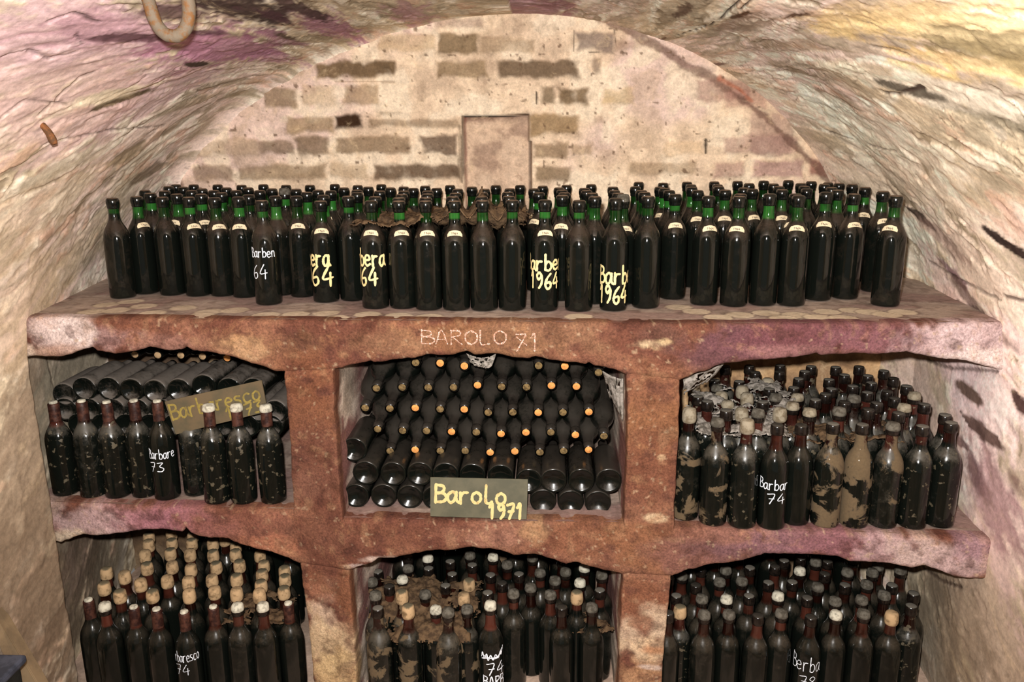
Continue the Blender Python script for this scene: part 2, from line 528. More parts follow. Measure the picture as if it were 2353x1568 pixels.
# salts and damp: violet and pink on the left crown, ochre at the right crown, grey soot, pink on the right wall
for st in (
        (150, 90, .50, .28, (200, 160, 166), .75), (330, 190, .40, .20, (200, 160, 164), .7), (60, 250, .35, .18, (206, 174, 158), .6),
        (520, 110, .35, .16, (172, 114, 136), .85), (250, 60, .22, .10, (172, 126, 136), .65), (760, 60, .35, .12, (168, 112, 130), .85), (620, 130, .3, .07, (178, 122, 142), .75), (640, 90, .25, .06, (150, 96, 116), .7),
        (940, 30, .25, .10, (186, 140, 142), .8), (1250, 20, .25, .10, (150, 98, 108), .8),
        (560, 18, .36, .085, (64, 46, 42), .97), (690, 18, .30, .055, (74, 52, 50), .95), (640, 40, .2, .03, (80, 52, 56), .9), (395, 30, .16, .06, (84, 60, 56), .9), (300, 78, .14, .03, (92, 60, 64), .9), (470, 70, .10, .025, (104, 66, 80), .8),
        (2150, 60, .35, .11, (240, 204, 144), .75), (1960, 70, .20, .06, (236, 200, 142), .6), (2040, 20, .4, .06, (206, 172, 128), .5), (2230, 150, .22, .05, (236, 194, 128), .7), (2140, 165, .12, .03, (240, 200, 130), .7),
        (1700, 60, .22, .07, (150, 124, 104), .8), (1570, 20, .14, .04, (104, 78, 62), .9), (1800, 110, .20, .05, (160, 132, 104), .6),
        (2260, 115, .20, .06, (142, 124, 92), .75), (2300, 260, .20, .07, (122, 110, 92), .85), (2050, 195, .10, .022, (134, 124, 102), .85), (1850, 150, .10, .02, (140, 122, 100), .8), (2200, 110, .16, .03, (136, 116, 84), .6),
        (1960, 160, .26, .05, (238, 216, 190), .8), (2180, 210, .25, .05, (236, 216, 194), .7), (1900, 230, .22, .05, (246, 228, 208), .7), (2020, 300, .35, .12, (244, 222, 200), .65), (2100, 420, .35, .14, (238, 214, 190), .55), (1980, 400, .2, .08, (232, 206, 180), .5),
        (2250, 620, .30, .16, (238, 208, 190), .6), (2200, 700, .2, .10, (226, 190, 182), .6), (2280, 900, .25, .20, (240, 206, 200), .8), (2230, 1050, .22, .18, (240, 208, 200), .85), (2200, 860, .2, .10, (234, 196, 192), .8),
        (2260, 1380, .35, .26, (168, 142, 124), .8), (2190, 1400, .2, .2, (138, 116, 96), .8), (2330, 1250, .3, .16, (206, 172, 166), .6), (2280, 1150, .18, .08, (132, 86, 92), .6), (2150, 1480, .2, .2, (122, 104, 86), .8),
        (2130, 960, .3, .12, (220, 186, 178), .6), (2120, 860, .4, .1, (206, 172, 152), .6),
        (60, 920, .3, .25, (164, 142, 120), .85), (60, 1150, .35, .25, (150, 126, 104), .85), (150, 1350, .35, .25, (112, 94, 76), .9), (90, 1450, .25, .2, (118, 96, 78), .8), (180, 1290, .14, .1, (122, 98, 86), .7), (230, 1380, .3, .3, (104, 86, 70), .8), (60, 1290, .3, .2, (130, 108, 88), .85),
        (170, 890, .35, .16, (152, 136, 116), .95), (60, 700, .25, .16, (186, 158, 128), .6), (40, 520, .3, .14, (186, 160, 130), .55), (200, 560, .3, .1, (196, 170, 138), .5)):
    stain(*st)
# bare bricks and holes showing through the plaster
for st in (
        (455, 143, .040, .016, (66, 52, 40), .97, .5, .15), (285, 231, .060, .010, (78, 62, 40), .95, .6, .15), (300, 355, .055, .024, (138, 116, 88), .85, .7), (345, 395, .05, .02, (120, 98, 76), .8, .7), (560, 215, .07, .018, (140, 120, 92), .8, .7),
        (660, 85, .045, .014, (88, 70, 52), .9, .6), (430, 240, .1, .016, (150, 130, 102), .7, .7), (260, 215, .1, .02, (224, 206, 172), .7, .7),
        (2325, 567, .055, .013, (40, 24, 22), .97, .35, .15), (2108, 495, .035, .012, (62, 48, 40), .95, .6, .2), (2190, 627, .04, .014, (120, 84, 92), .8, .6), (2090, 205, .05, .01, (72, 62, 50), .9, .6), (2000, 690, .12, .03, (112, 84, 72), .7, .7), (2240, 705, .10, .018, (90, 66, 52), .75, .7), (2180, 565, .08, .02, (146, 116, 104), .7),
        (2225, 900, .055, .013, (92, 68, 56), .95, .35, .2, -.34), (2255, 992, .085, .013, (90, 64, 56), .95, .35, .2, -.34), (2205, 1010, .06, .010, (110, 76, 72), .85, .5, .2, -.34), (2345, 922, .022, .014, (60, 30, 26), .95, .4, .2), (2240, 1090, .04, .02, (110, 74, 74), .7), (2335, 1105, .03, .02, (106, 76, 70), .8), (2200, 1185, .08, .03, (120, 82, 88), .8),
        (1515, 95, .07, .012, (98, 68, 54), .9, .6), (1700, 34, .05, .016, (96, 62, 40), .95, .6, .2), (1830, 40, .04, .008, (88, 56, 38), .9, .5), (1640, 150, .05, .014, (110, 78, 68), .85, .6)):
    stain(st[0], st[1], st[2] * 1.9, st[3] * 1.5, *st[4:])
# cracks along the flakes
disp = (n_big - 0.5) * 0.026 + (terr - 0.5) * 0.004 + (n_str - 0.5) * 0.007 + (n_med - 0.5) * 0.006 + (n_fine - 0.5) * 0.0025 - crk * .003 - cm * sst(.78, .80, cid) * .005 + cm * sst(.42, .40, cid) * .003
for pl, w, k in (
        ([(1700, 0), (1660, 40), (1620, 62), (1560, 78)], .0028, .95), ([(1700, 20), (1740, -10)], .003, .9),
        ([(2000, 110), (2030, 118), (2080, 130)], .003, .7), ([(2030, 210), (2060, 214), (2120, 203)], .004, .85),
        ([(90, 262), (130, 225), (180, 180), (215, 165)], .0022, .7), ([(0, 270), (60, 230), (150, 235)], .002, .6), ([(110, 45), (165, 22), (225, 45)], .0028, .8), ([(60, 110), (110, 130), (165, 115)], .0025, .6),
        ([(300, 300), (380, 290), (330, 315)], .002, .6), ([(100, 330), (200, 310), (330, 292)], .002, .6), ([(170, 70), (182, 95)], .002, .7),
        ([(2130, 600), (2200, 640), (2300, 690)], .003, .6), ([(2200, 690), (2260, 720)], .003, .7), ([(2310, 680), (2353, 690)], .004, .8), ([(2000, 330), (2060, 350)], .002, .6), ([(1900, 300), (1960, 318)], .0022, .6),
        ([(2120, 1302), (2165, 1335), (2210, 1350)], .003, .8), ([(110, 820), (128, 900)], .0018, .8), ([(2130, 830), (2190, 846), (2290, 856)], .003, .7)):
    q = [vhit(*p) for p in pl]
    dm = np.full(TT.shape, 9.0)
    for a, b in zip(q[:-1], q[1:]):
        ax, ay, bx, by = a[1], a[2], b[1], b[2]
        ex, ey = bx - ax, by - ay
        tt = np.clip(((SS - ax) * ex + (CC - ay) * ey) / (ex * ex + ey * ey + 1e-9), 0, 1)
        dm = np.minimum(dm, np.hypot(SS - ax - tt * ex, CC - ay - tt * ey))
    m = sst(w * 2.4, w * 0.8, dm + (n_fine - 0.5) * 0.006) * k
    vc = blend(vc, (62, 44, 36), m)
    disp -= 0.008 * m
vc *= (0.90 + 0.20 * n_fine)[..., None]
vc = blend(vc, (96, 78, 62), (edge < 0.035) * 0.16)
disp *= (sst(3.03, 2.9, YY) * 0.7 + 0.3) * (1 - .45 * sst(1.3, 1.9, np.abs(TT))) * .85
vc = np.clip(vc * np.array([.99, 1.06, 1.09]) * (1.10 + .12 * sst(.1, .8, TT))[..., None], 0, .94)
VD = VP + VN * disp[..., None]
FLOW = np.stack([SS * 0.42, CC, side], -1)
for nm, i0, i1 in (('wall_left', 0, 151), ('ceiling', 150, 150 + 659), ('wall_right', 150 + 658, len(tpar))):
    o = obj(nm, grid_mesh(nm, VD[i0:i1], M_vault, vc[i0:i1], FLOW[i0:i1]))
    prop(o, kind='structure')

# ------------------------------------------------------------------ brick end wall
YB = 3.02
bx = np.arange(-1.62, 1.36, 0.0045)
bz = np.arange(1.10, 2.12, 0.0045)
BX, BZ = np.meshgrid(bx, bz, indexing='ij')
wob1, wob2 = fbm(BX * 14, BZ * 14, 4, 5) - 0.5, fbm(BX * 14 + 9, BZ * 14, 4, 6) - 0.5
b_big = fbm(BX * 2.2, BZ * 2.2, 4, 71); b_med = fbm(BX * 9, BZ * 11, 5, 72); b_fine = fbm(BX * 46, BZ * 46, 4, 73)
bc = np.zeros(BX.shape + (3,)) + lin((238, 208, 172))
bc = blend(bc, (234, 202, 180), sst(.45, .6, b_big))
bc = blend(bc, (246, 222, 188), sst(.50, .36, b_med) * .8)
bc = blend(bc, (196, 166, 136), sst(.55, .68, b_med) * .5)
bdisp = (b_big - .5) * .016 + (b_med - .5) * .010 + (b_fine - .5) * .004


def brick(x0, y0, x1, y1, rgb, k=.8, rag=1.0, dz=.005):
    global bc, bdisp
    a, b = atY(x0, y1, YB), atY(x1, y0, YB)
    X, Z = BX + wob1 * .034 * rag, BZ + wob2 * .030 * rag
    d = np.minimum(np.minimum(X - a[0], b[0] - X), np.minimum(Z - a[2], b[2] - Z)) + (b_med - .5) * .012 + (b_fine - .5) * .010
    m = sst(-.005, .012, d)
    patch = sst(.30, .56, b_med * .55 + b_fine * .25 + .12 + .12 * k)
    bc = blend(bc, rgb, m * (k * (.45 + .55 * patch)))
    bdisp = bdisp + dz * m


for r in (
        (1005, 74, 1102, 126, (134, 110, 78), .9), (870, 75, 1000, 118, (190, 158, 114), .6), (1105, 85, 1230, 125, (166, 138, 104), .7), (1320, 72, 1412, 120, (132, 112, 98), .8), (1415, 90, 1500, 112, (150, 118, 96), .5), (760, 90, 792, 120, (160, 134, 98), .6), (1000, 34, 1105, 62, (164, 134, 116), .6),
        (728, 139, 904, 180, (116, 92, 64), .97), (998, 140, 1124, 180, (150, 124, 90), .85), (1146, 137, 1334, 182, (118, 96, 72), .95), (640, 142, 700, 176, (186, 158, 124), .6), (1358, 132, 1384, 170, (128, 104, 84), .7),
        (606, 200, 680, 249, (148, 122, 92), .85), (692, 194, 774, 246, (192, 160, 122), .6), (788, 194, 870, 244, (168, 138, 102), .75), (1240, 196, 1270, 242, (134, 112, 84), .9), (1278, 195, 1354, 240, (126, 102, 72), .92), (1380, 200, 1458, 240, (196, 164, 112), .6), (1660, 205, 1760, 250, (168, 124, 106), .6),
        (660, 265, 766, 306, (160, 132, 94), .8), (768, 262, 832, 297, (66, 44, 28), 1.0), (850, 270, 1060, 297, (148, 122, 92), .75), (870, 252, 925, 266, (140, 118, 92), .7), (1218, 262, 1332, 310, (152, 122, 82), .85), (1360, 262, 1388, 284, (166, 136, 110), .6),
        (432, 318, 596, 362, (176, 148, 116), .65), (598, 321, 675, 360, (128, 104, 78), .8), (680, 315, 754, 362, (132, 108, 82), .88), (768, 315, 942, 358, (148, 122, 92), .88), (966, 308, 1052, 358, (114, 92, 72), .92), (1226, 325, 1312, 362, (148, 122, 92), .88), (1318, 332, 1360, 356, (164, 136, 104), .7),
        (452, 376, 536, 416, (144, 118, 92), .75), (548, 378, 755, 416, (156, 130, 98), .8), (762, 375, 846, 412, (180, 152, 116), .65), (860, 375, 1056, 415, (112, 90, 68), .95), (1236, 380, 1312, 416, (136, 112, 82), .85), (1440, 374, 1600, 406, (170, 142, 108), .7), (1638, 372, 1710, 412, (170, 126, 112), .6), (1722, 368, 1850, 412, (166, 122, 116), .7), (1858, 365, 1905, 406, (140, 88, 74), .85), (1520, 325, 1620, 360, (212, 176, 132), .5), (1660, 310, 1840, 355, (166, 124, 110), .6)):
    brick(*r)
brick(1600, 180, 1720, 235, (150, 104, 92), .6, 1.6, .002)
brick(1715, 255, 1830, 360, (150, 112, 102), .5, 1.8, .002)
# dark and rust-red band where wall and vault meet on the right
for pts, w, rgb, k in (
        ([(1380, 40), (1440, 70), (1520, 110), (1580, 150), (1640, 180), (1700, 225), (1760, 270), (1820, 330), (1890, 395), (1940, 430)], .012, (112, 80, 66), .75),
        ([(1655, 180), (1690, 200), (1728, 232)], .011, (176, 108, 80), .8), ([(1895, 372), (1930, 408)], .010, (186, 96, 62), .8),
        ([(400, 315), (404, 370), (412, 425)], .005, (86, 68, 50), .9), ([(416, 300), (402, 320)], .003, (90, 70, 50), .7), ([(405, 405), (415, 425)], .018, (112, 82, 66), .7),
        ([(1622, 322), (1622, 352)], .0035, (48, 36, 26), .95), ([(1233, 212), (1233, 238)], .0025, (50, 36, 28), .9), ([(1412, 70), (1416, 115)], .003, (80, 66, 54), .8), ([(1355, 120), (1412, 122)], .002, (60, 46, 38), .7), ([(1318, 70), (1318, 118)], .002, (60, 46, 38), .6), ([(1316, 332), (1318, 356)], .0025, (70, 54, 40), .8),
        ([(1062, 268), (1062, 420)], .004, (112, 94, 74), .8), ([(1056, 290), (1058, 420)], .005, (140, 118, 92), .6), ([(905, 188), (770, 187)], .002, (150, 120, 90), .5)):
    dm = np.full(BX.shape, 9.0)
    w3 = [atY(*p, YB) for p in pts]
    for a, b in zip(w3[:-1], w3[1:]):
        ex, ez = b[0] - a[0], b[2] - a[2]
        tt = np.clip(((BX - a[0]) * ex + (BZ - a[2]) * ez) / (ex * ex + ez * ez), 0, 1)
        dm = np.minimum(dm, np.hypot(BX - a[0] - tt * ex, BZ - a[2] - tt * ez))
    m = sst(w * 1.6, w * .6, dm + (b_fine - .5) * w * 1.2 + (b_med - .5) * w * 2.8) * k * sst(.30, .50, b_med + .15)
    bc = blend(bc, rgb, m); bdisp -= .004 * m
# dark pocks
pk = fbm(BX * 60, BZ * 60, 2, 88)
bc = blend(bc, (110, 84, 62), sst(.80, .88, pk) * .8)
# the bricked-up niche
n0, n1 = atY(1066, 430, YB), atY(1215, 264, YB)
nx = np.minimum(BX - n0[0], n1[0] + (BZ < n1[2] - .09) * .010 - BX); nzv = n1[2] + (BX - n0[0]) * .012 - BZ
nm_ = sst(-.001, .003, np.minimum(nx, nzv + wob1 * .004))
bc = blend(bc, (206, 172, 142), nm_ * .75)
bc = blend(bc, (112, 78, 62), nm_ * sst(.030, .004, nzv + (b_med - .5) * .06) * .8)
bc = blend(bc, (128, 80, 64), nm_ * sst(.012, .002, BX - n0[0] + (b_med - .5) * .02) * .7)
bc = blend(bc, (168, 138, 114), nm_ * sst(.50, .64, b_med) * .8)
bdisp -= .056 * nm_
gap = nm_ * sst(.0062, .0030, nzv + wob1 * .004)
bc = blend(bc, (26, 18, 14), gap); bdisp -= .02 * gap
bc = blend(bc, (70, 54, 44), nm_ * sst(.007, .003, n1[0] + .004 - BX) * .7)  # shading down the niche's right side, painted as a dark edge
bc *= (.71 + .28 * b_fine)[..., None] * np.array([1.0, 1.03, 1.12])
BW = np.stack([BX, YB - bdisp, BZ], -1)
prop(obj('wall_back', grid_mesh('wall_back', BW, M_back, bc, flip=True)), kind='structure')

# rear wall of the lower bays, and the cellar floor
lx = np.arange(-1.62, 1.42, .012); lz = np.arange(-.02, 1.13, .012)
LX, LZ = np.meshgrid(lx, lz, indexing='ij')
l1, l2 = fbm(LX * 5, LZ * 7, 5, 91), fbm(LX * 24, LZ * 30, 4, 92)
lc_ = np.zeros(LX.shape + (3,)) + lin((196, 158, 116))
lc_ = blend(lc_, (150, 120, 92), sst(.5, .64, l1) * .8); lc_ = blend(lc_, (218, 188, 150), sst(.48, .36, l1) * .7)
lc_ = blend(lc_, (120, 92, 70), sst(.62, .7, l2) * .6)
lc_ = blend(lc_, (62, 50, 42), np.maximum(sst(.36, .28, LX), sst(.62, .56, LZ)) * (.82 + .3 * (l1 - .5)))  # darkness at the back of the other bays, painted into the wall colour
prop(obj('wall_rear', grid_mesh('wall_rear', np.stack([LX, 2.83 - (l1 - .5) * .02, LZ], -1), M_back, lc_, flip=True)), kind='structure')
fx = np.arange(-1.6, 1.5, .03); fy = np.arange(-.8, 2.86, .03)
FX, FY = np.meshgrid(fx, fy, indexing='ij')
f1 = fbm(FX * 6, FY * 6, 5, 95)
fc = blend(np.zeros(FX.shape + (3,)) + lin((150, 128, 112)), (190, 164, 146), sst(.5, .62, f1))
prop(obj('floor', grid_mesh('floor', np.stack([FX, FY, (f1 - .9) * .012], -1), M_ledge, fc)), kind='structure')

# ------------------------------------------------------------------ the rust-plastered masonry rack
rack = empty('masonry_wine_rack', (XC, YF, 0))
prop(rack, 'rust-brown plastered masonry rack with six low arched bays built across the vault', 'shelving')


def rust_tone(c, k=.62, sat=.86):
    g = c.mean(-1, keepdims=True)
    return (g + (c - g) * sat) * k


def rackpart(name, me):
    o = obj(name, me, rack)
    o.location = -rack.location
    return o


def _edge(pts, z):
    q = np.array([atZ(px, py, z) for px, py in pts])
    return q[:, 0], q[:, 1]


ET = _edge([(-60, 726), (60, 728), (640, 734), (1100, 738), (1600, 743), (2290, 740), (2400, 740)], ZT)
EM = _edge([(-40, 1150), (98, 1155), (400, 1165), (672, 1172), (790, 1192), (1100, 1199), (1430, 1203), (1549, 1212), (1900, 1222), (2245, 1238), (2400, 1244)], ZM)


def yface(x, z):
    """the rack's face is not quite plumb or straight: its distance at (x, z)"""
    a, b = np.interp(x, *ET), np.interp(x, *EM)
    return a + (b - a) * sst(ZT - .06, ZM, z)


def face_hit(px, py):
    Y = YF
    for _ in range(6):
        p = atY(px, py, Y); Y = float(yface(p[0], p[2]))
    return atY(px, py, Y)


def tr(pts):
    """photo outline points -> (x, z) on the rack's face"""
    q = np.array([face_hit(px, py) for px, py in pts])
    return q[:, 0], q[:, 2]


UB = [[(-80, 846), (0, 826), (60, 821), (95, 819), (125, 820), (142, 821), (182, 807), (212, 798), (223, 808), (264, 814), (305, 810), (343, 799), (373, 807), (414, 805), (426, 800), (441, 809), (495, 813), (549, 828), (604, 845), (631, 853), (653, 857)],
      [(766, 852), (781, 848), (817, 839), (852, 831), (855, 835), (904, 830), (954, 824), (979, 817), (1014, 819), (1042, 817), (1072, 808), (1090, 816), (1131, 816), (1213, 826), (1230, 820), (1268, 831), (1345, 838), (1353, 833), (1364, 841), (1411, 852), (1439, 862)],
      [(1561, 873), (1604, 857), (1661, 837), (1738, 830), (1828, 822), (1878, 812), (1887, 819), (1955, 813), (2036, 815), (2083, 812), (2155, 827), (2230, 834), (2296, 852), (2400, 880)]]
MB = [[(-60, 1230), (60, 1240), (109, 1243), (134, 1253), (187, 1232), (218, 1237), (280, 1228), (330, 1220), (384, 1220), (419, 1225), (427, 1215), (438, 1229), (478, 1239), (524, 1240), (537, 1248), (585, 1266), (625, 1272), (679, 1294), (687, 1298)],
      [(801, 1316), (818, 1308), (852, 1298), (867, 1286), (910, 1283), (982, 1268), (1031, 1269), (1081, 1260), (1127, 1266), (1182, 1278), (1231, 1276), (1300, 1299), (1326, 1294), (1381, 1314), (1422, 1321), (1430, 1324)],
      [(1545, 1326), (1582, 1311), (1631, 1300), (1704, 1292), (1758, 1277), (1826, 1278), (1924, 1281), (1951, 1292), (2033, 1296), (2093, 1307), (2126, 1300), (2170, 1318), (2196, 1328), (2240, 1332), (2400, 1340)]]
PIL = {  # left and right outlines of the four pillars
    'ul': ([(653, 850), (656, 900), (663, 1000), (668, 1080), (673, 1200)], [(765, 850), (768, 938), (772, 1000), (777, 1080), (788, 1205)]),
    'ur': ([(1439, 855), (1441, 943), (1438, 1064), (1432, 1205)], [(1561, 860), (1560, 978), (1553, 1097), (1548, 1225)]),
    'll': ([(687, 1285), (697, 1370), (708, 1430), (716, 1500), (723, 1568), (730, 1660)], [(801, 1305), (808, 1380), (815, 1466), (820, 1568), (826, 1660)]),
    'lr': ([(1431, 1315), (1423, 1466), (1420, 1568), (1417, 1660)], [(1545, 1318), (1534, 1426), (1522, 1548), (1516, 1660)])}


def face_off(x, z):
    return (fbm(x * 3, z * 3, 3, 101) - .5) * .022 + (fbm(x * 14, z * 14, 4, 102) - .5) * .010 + (fbm(x * 60, z * 60, 3, 103) - .5) * .004


MST = []


def mst(px, py, rx, rz, rgb, k=.9, rag=1.0):
    p = face_hit(px, py)
    MST.append((p[0], p[2], rx, rz, tuple(.78 * v for v in rgb) if max(rgb) < 205 and py < 830 and 600 < px < 1700 else rgb, k * .85, rag))


for a in ((1080, 780, .22, .06, (196, 130, 80)), (880, 790, .14, .05, (192, 134, 94)), (1260, 770, .16, .05, (186, 130, 92)), (1180, 800, .14, .04, (184, 126, 84)), (700, 790, .10, .05, (176, 118, 80)), (520, 790, .10, .035, (208, 160, 108)), (560, 800, .05, .03, (214, 168, 116)),
          (430, 790, .16, .05, (166, 110, 86)), (300, 775, .16, .05, (150, 92, 66)), (350, 795, .1, .03, (170, 120, 104)), (250, 780, .08, .04, (176, 136, 132)), (170, 770, .07, .05, (250, 226, 218)), (110, 765, .09, .06, (246, 220, 214)), (40, 810, .10, .05, (236, 210, 186)), (130, 808, .08, .025, (196, 152, 130)),
          (1520, 770, .10, .06, (150, 100, 82)), (1490, 790, .05, .016, (240, 208, 158)), (1530, 785, .025, .010, (230, 196, 140)), (1505, 800, .02, .01, (226, 190, 140)), (1650, 800, .14, .06, (134, 86, 96)), (1780, 785, .20, .06, (122, 74, 82)), (1930, 770, .18, .06, (124, 70, 76)), (2040, 780, .14, .06, (150, 96, 104)), (1850, 812, .12, .02, (166, 112, 110)), (2150, 790, .13, .07, (222, 186, 186)), (2230, 780, .14, .08, (232, 200, 200)), (2100, 785, .05, .03, (142, 106, 108)), (2250, 830, .1, .04, (246, 222, 214)),
          (700, 960, .10, .14, (134, 80, 50)), (720, 1060, .10, .10, (126, 76, 58)), (720, 860, .09, .08, (142, 86, 54)), (700, 1120, .08, .05, (150, 98, 76)),
          (1500, 960, .09, .12, (152, 98, 58)), (1500, 1080, .09, .10, (134, 80, 54)), (1500, 870, .09, .07, (146, 92, 64)), (1505, 1190, .03, .012, (236, 204, 158)), (1520, 1050, .01, .008, (214, 176, 130)),
          (300, 1200, .20, .05, (206, 140, 150)), (170, 1200, .16, .06, (212, 176, 172)), (130, 1240, .12, .04, (236, 212, 180)), (420, 1200, .16, .05, (176, 108, 120)), (560, 1210, .16, .06, (152, 92, 72)), (620, 1255, .12, .03, (186, 116, 82)), (110, 1170, .06, .03, (198, 164, 148)),
          (760, 1240, .12, .06, (136, 84, 62)), (900, 1230, .14, .05, (134, 82, 58)), (1080, 1225, .14, .05, (156, 102, 78)), (1120, 1240, .1, .03, (170, 116, 92)), (1240, 1225, .04, .03, (192, 150, 104)), (1330, 1240, .12, .05, (148, 92, 62)), (870, 1288, .06, .014, (244, 216, 198)), (820, 1306, .04, .012, (246, 222, 212)),
          (1500, 1260, .12, .07, (156, 100, 64)), (1600, 1270, .12, .06, (142, 92, 82)), (1720, 1250, .14, .05, (126, 86, 92)), (1850, 1245, .16, .05, (152, 104, 112)), (1950, 1260, .14, .05, (158, 100, 108)), (2060, 1270, .12, .05, (208, 168, 168)), (2150, 1280, .12, .06, (206, 176, 164)), (2200, 1290, .1, .06, (212, 174, 172)), (2230, 1250, .06, .05, (176, 130, 140)), (1640, 1225, .10, .03, (158, 104, 84)),
          (745, 1420, .05, .06, (240, 204, 170)), (760, 1490, .10, .10, (232, 198, 150)), (770, 1560, .10, .10, (228, 190, 130)), (735, 1350, .05, .04, (196, 140, 112)), (800, 1360, .04, .10, (140, 84, 52)), (715, 1340, .06, .05, (160, 98, 66)),
          (1480, 1390, .08, .06, (144, 86, 56)), (1450, 1470, .05, .06, (236, 204, 168)), (1490, 1490, .09, .05, (232, 196, 152)), (1515, 1440, .05, .06, (236, 204, 168)), (1475, 1500, .07, .06, (234, 198, 156)), (1470, 1560, .08, .08, (198, 146, 100)), (1490, 1535, .05, .01, (232, 206, 190)), (1500, 1495, .06, .02, (190, 120, 70)), (1480, 1440, .04, .03, (150, 90, 60))):
    mst(*a)


def mason_col(X, Z, Yd, pale=True):
    """colour of the plaster at (x, z); Yd: how deep behind the face. Inside the bays the reveals are limewashed."""
    w = fbm(X * 8, Z * 8, 4, 111) - .5
    w2 = fbm(X * 30, Z * 30, 4, 112) - .5
    c = np.zeros(X.shape + (3,)) + lin((150, 96, 70))
    c = blend(c, (126, 74, 54), sst(-.05, .12, w)); c = blend(c, (164, 110, 78), sst(.0, -.14, w) * .6)
    for x, z, rx, rz, rgb, k, rag in MST:
        r = np.sqrt(((X - x) / rx) ** 2 + ((Z - z) / rz) ** 2)
        c = blend(c, rgb, sst(1.25, .55, r + rag * (w * 1.3 + w2 * .9)) * k)
    c = blend(c, (92, 52, 44), sst(.10, .24, w2) * .45)
    c = blend(c, (190, 142, 100), sst(-.14, -.26, w2) * .3)
    c = blend(c, (214, 180, 140), sst(.30, .36, fbm(X * 90, Z * 90, 2, 114) - .5) * .5)
    c = rust_tone(c)
    if pale:
        g = fbm(Yd * 16 + 3, Z * 9, 4, 115) - .5
        inside = sst(.035, .075, Yd + g * .06)
        c2 = np.zeros(X.shape + (3,)) + lin((226, 206, 188))
        c2 = blend(c2, (132, 92, 86), sst(.0, .14, g)); c2 = blend(c2, (150, 134, 118), sst(-.02, -.14, g) * .8)
        c = c + (c2 - c) * inside[..., None]
    return c


def beam(name, x0, x1, ztop, arches, cut, drop, back=2.83):
    """A horizontal member: rounded top edge, face, ragged arch edges, and the soffits of the bays behind."""
    fns = []
    for a in arches:
        x, z = tr(a)
        k = np.argsort(x)
        fns.append((x[k], z[k]))
    X = np.arange(x0, x1, .0045)
    ex = sorted(v for f in fns for v in (f[0][0], f[0][-1]))
    X = np.sort(np.unique(np.concatenate([X, ex, [v + .0004 for v in ex]])))
    zb = np.interp(X, *cut)
    for fx_, fz_ in fns:
        m = (X >= fx_[0]) & (X <= fx_[-1])
        zb[m] = np.interp(X[m], fx_, fz_)
    zb = zb + (fbm(X * 40, X * 0, 4, 121) - .5) * .006
    zt = ztop - .0015 + (fbm(X * 22, X * 0 + 4, 4, 122) - .5) * .004
    rows = [(.050, .0, None), (.022, .0005, None), (.009, -.001, None), (.003, -.005, None), (.0, -.011, None)]
    NF = 26
    P, Yd = [], []
    for dy, dz, _ in rows:
        P.append(np.stack([X, yface(X, zt + dz) + dy, zt + dz], -1)); Yd.append(0 * X)
    a0, a1 = zt - .016, zb + .012
    for k in range(NF):
        zk = a0 + (a1 - a0) * k / (NF - 1)
        P.append(np.stack([X, yface(X, zk), zk], -1)); Yd.append(0 * X)
    for dy, dz in ((.0015, .006), (.006, .0015), (.014, .0), (.030, .004), (.07, .016), (.16, .03), (.35, .04), (back - YF, .045)):
        P.append(np.stack([X, np.minimum(yface(X, zb) + dy, back), zb + dz * drop], -1)); Yd.append(dy + 0 * X)
    P, Yd = np.stack(P, 1), np.stack(Yd, 1)
    col = mason_col(P[..., 0], P[..., 2], Yd * 0)
    P[..., 1] -= face_off(P[..., 0], P[..., 2]) * sst(.4, .0, Yd)
    return rackpart(name, grid_mesh(name, P, M_mason, col))


cutu = tr([(0, 850), (653, 857), (766, 852), (1439, 862), (1561, 873), (2353, 860)])
cutm = tr([(0, 1240), (687, 1298), (801, 1316), (1430, 1324), (1545, 1326), (2353, 1340)])
beam('upper_beam', -1.50, 1.24, ZT, UB, cutu, 1.0)
beam('middle_beam', -1.50, 1.26, ZM, MB, cutm, 1.0)


def pillar(name, lo, ro, zlo, zhi):
    lx_, lz_ = tr(lo); rx_, rz_ = tr(ro)
    Zs = np.arange(zlo, zhi, .005)
    xl = np.interp(Zs, lz_[::-1], lx_[::-1]) + (fbm(Zs * 24, Zs * 0, 4, 131 + len(name)) - .5) * .006
    xr = np.interp(Zs, rz_[::-1], rx_[::-1]) + (fbm(Zs * 24, Zs * 0 + 7, 4, 132) - .5) * .006
    P, Yd = [], []
    dep = [.76, .5, .3, .2, .14, .10, .07, .05, .035, .024, .014, .007, .003]
    for d in dep:
        P.append(np.stack([xl + max(0, .006 - d) ** .5 * .03, yface(xl, Zs) + d, Zs], -1)); Yd.append(d + 0 * Zs)
    for k in range(30):
        s = .015 + (k / 29) * .97
        xk = xl + (xr - xl) * min(s, .985)
        P.append(np.stack([xk, yface(xk, Zs), Zs], -1)); Yd.append(0 * Zs)
    for d in dep[::-1]:
        P.append(np.stack([xr - max(0, .006 - d) ** .5 * .03, yface(xr, Zs) + d, Zs], -1)); Yd.append(d + 0 * Zs)
    P, Yd = np.stack(P, 0), np.stack(Yd, 0)
    col = mason_col(P[..., 0], P[..., 2], Yd)
    P[..., 1] -= face_off(P[..., 0], P[..., 2]) * sst(.10, .0, Yd)
    side_ = Yd > .01
    P[..., 0] += np.where(side_, (fbm(P[..., 1] * 9, P[..., 2] * 9, 4, 141) - .5) * .012 * sst(.0, .08, Yd), 0)
    # the joint under the beam is masked by a course set a hair deeper
    P[..., 1] += np.where(P[..., 2] > zhi - .022, .004, 0) * (Yd < .01)
    return rackpart(name, grid_mesh(name, P, M_mason, col))


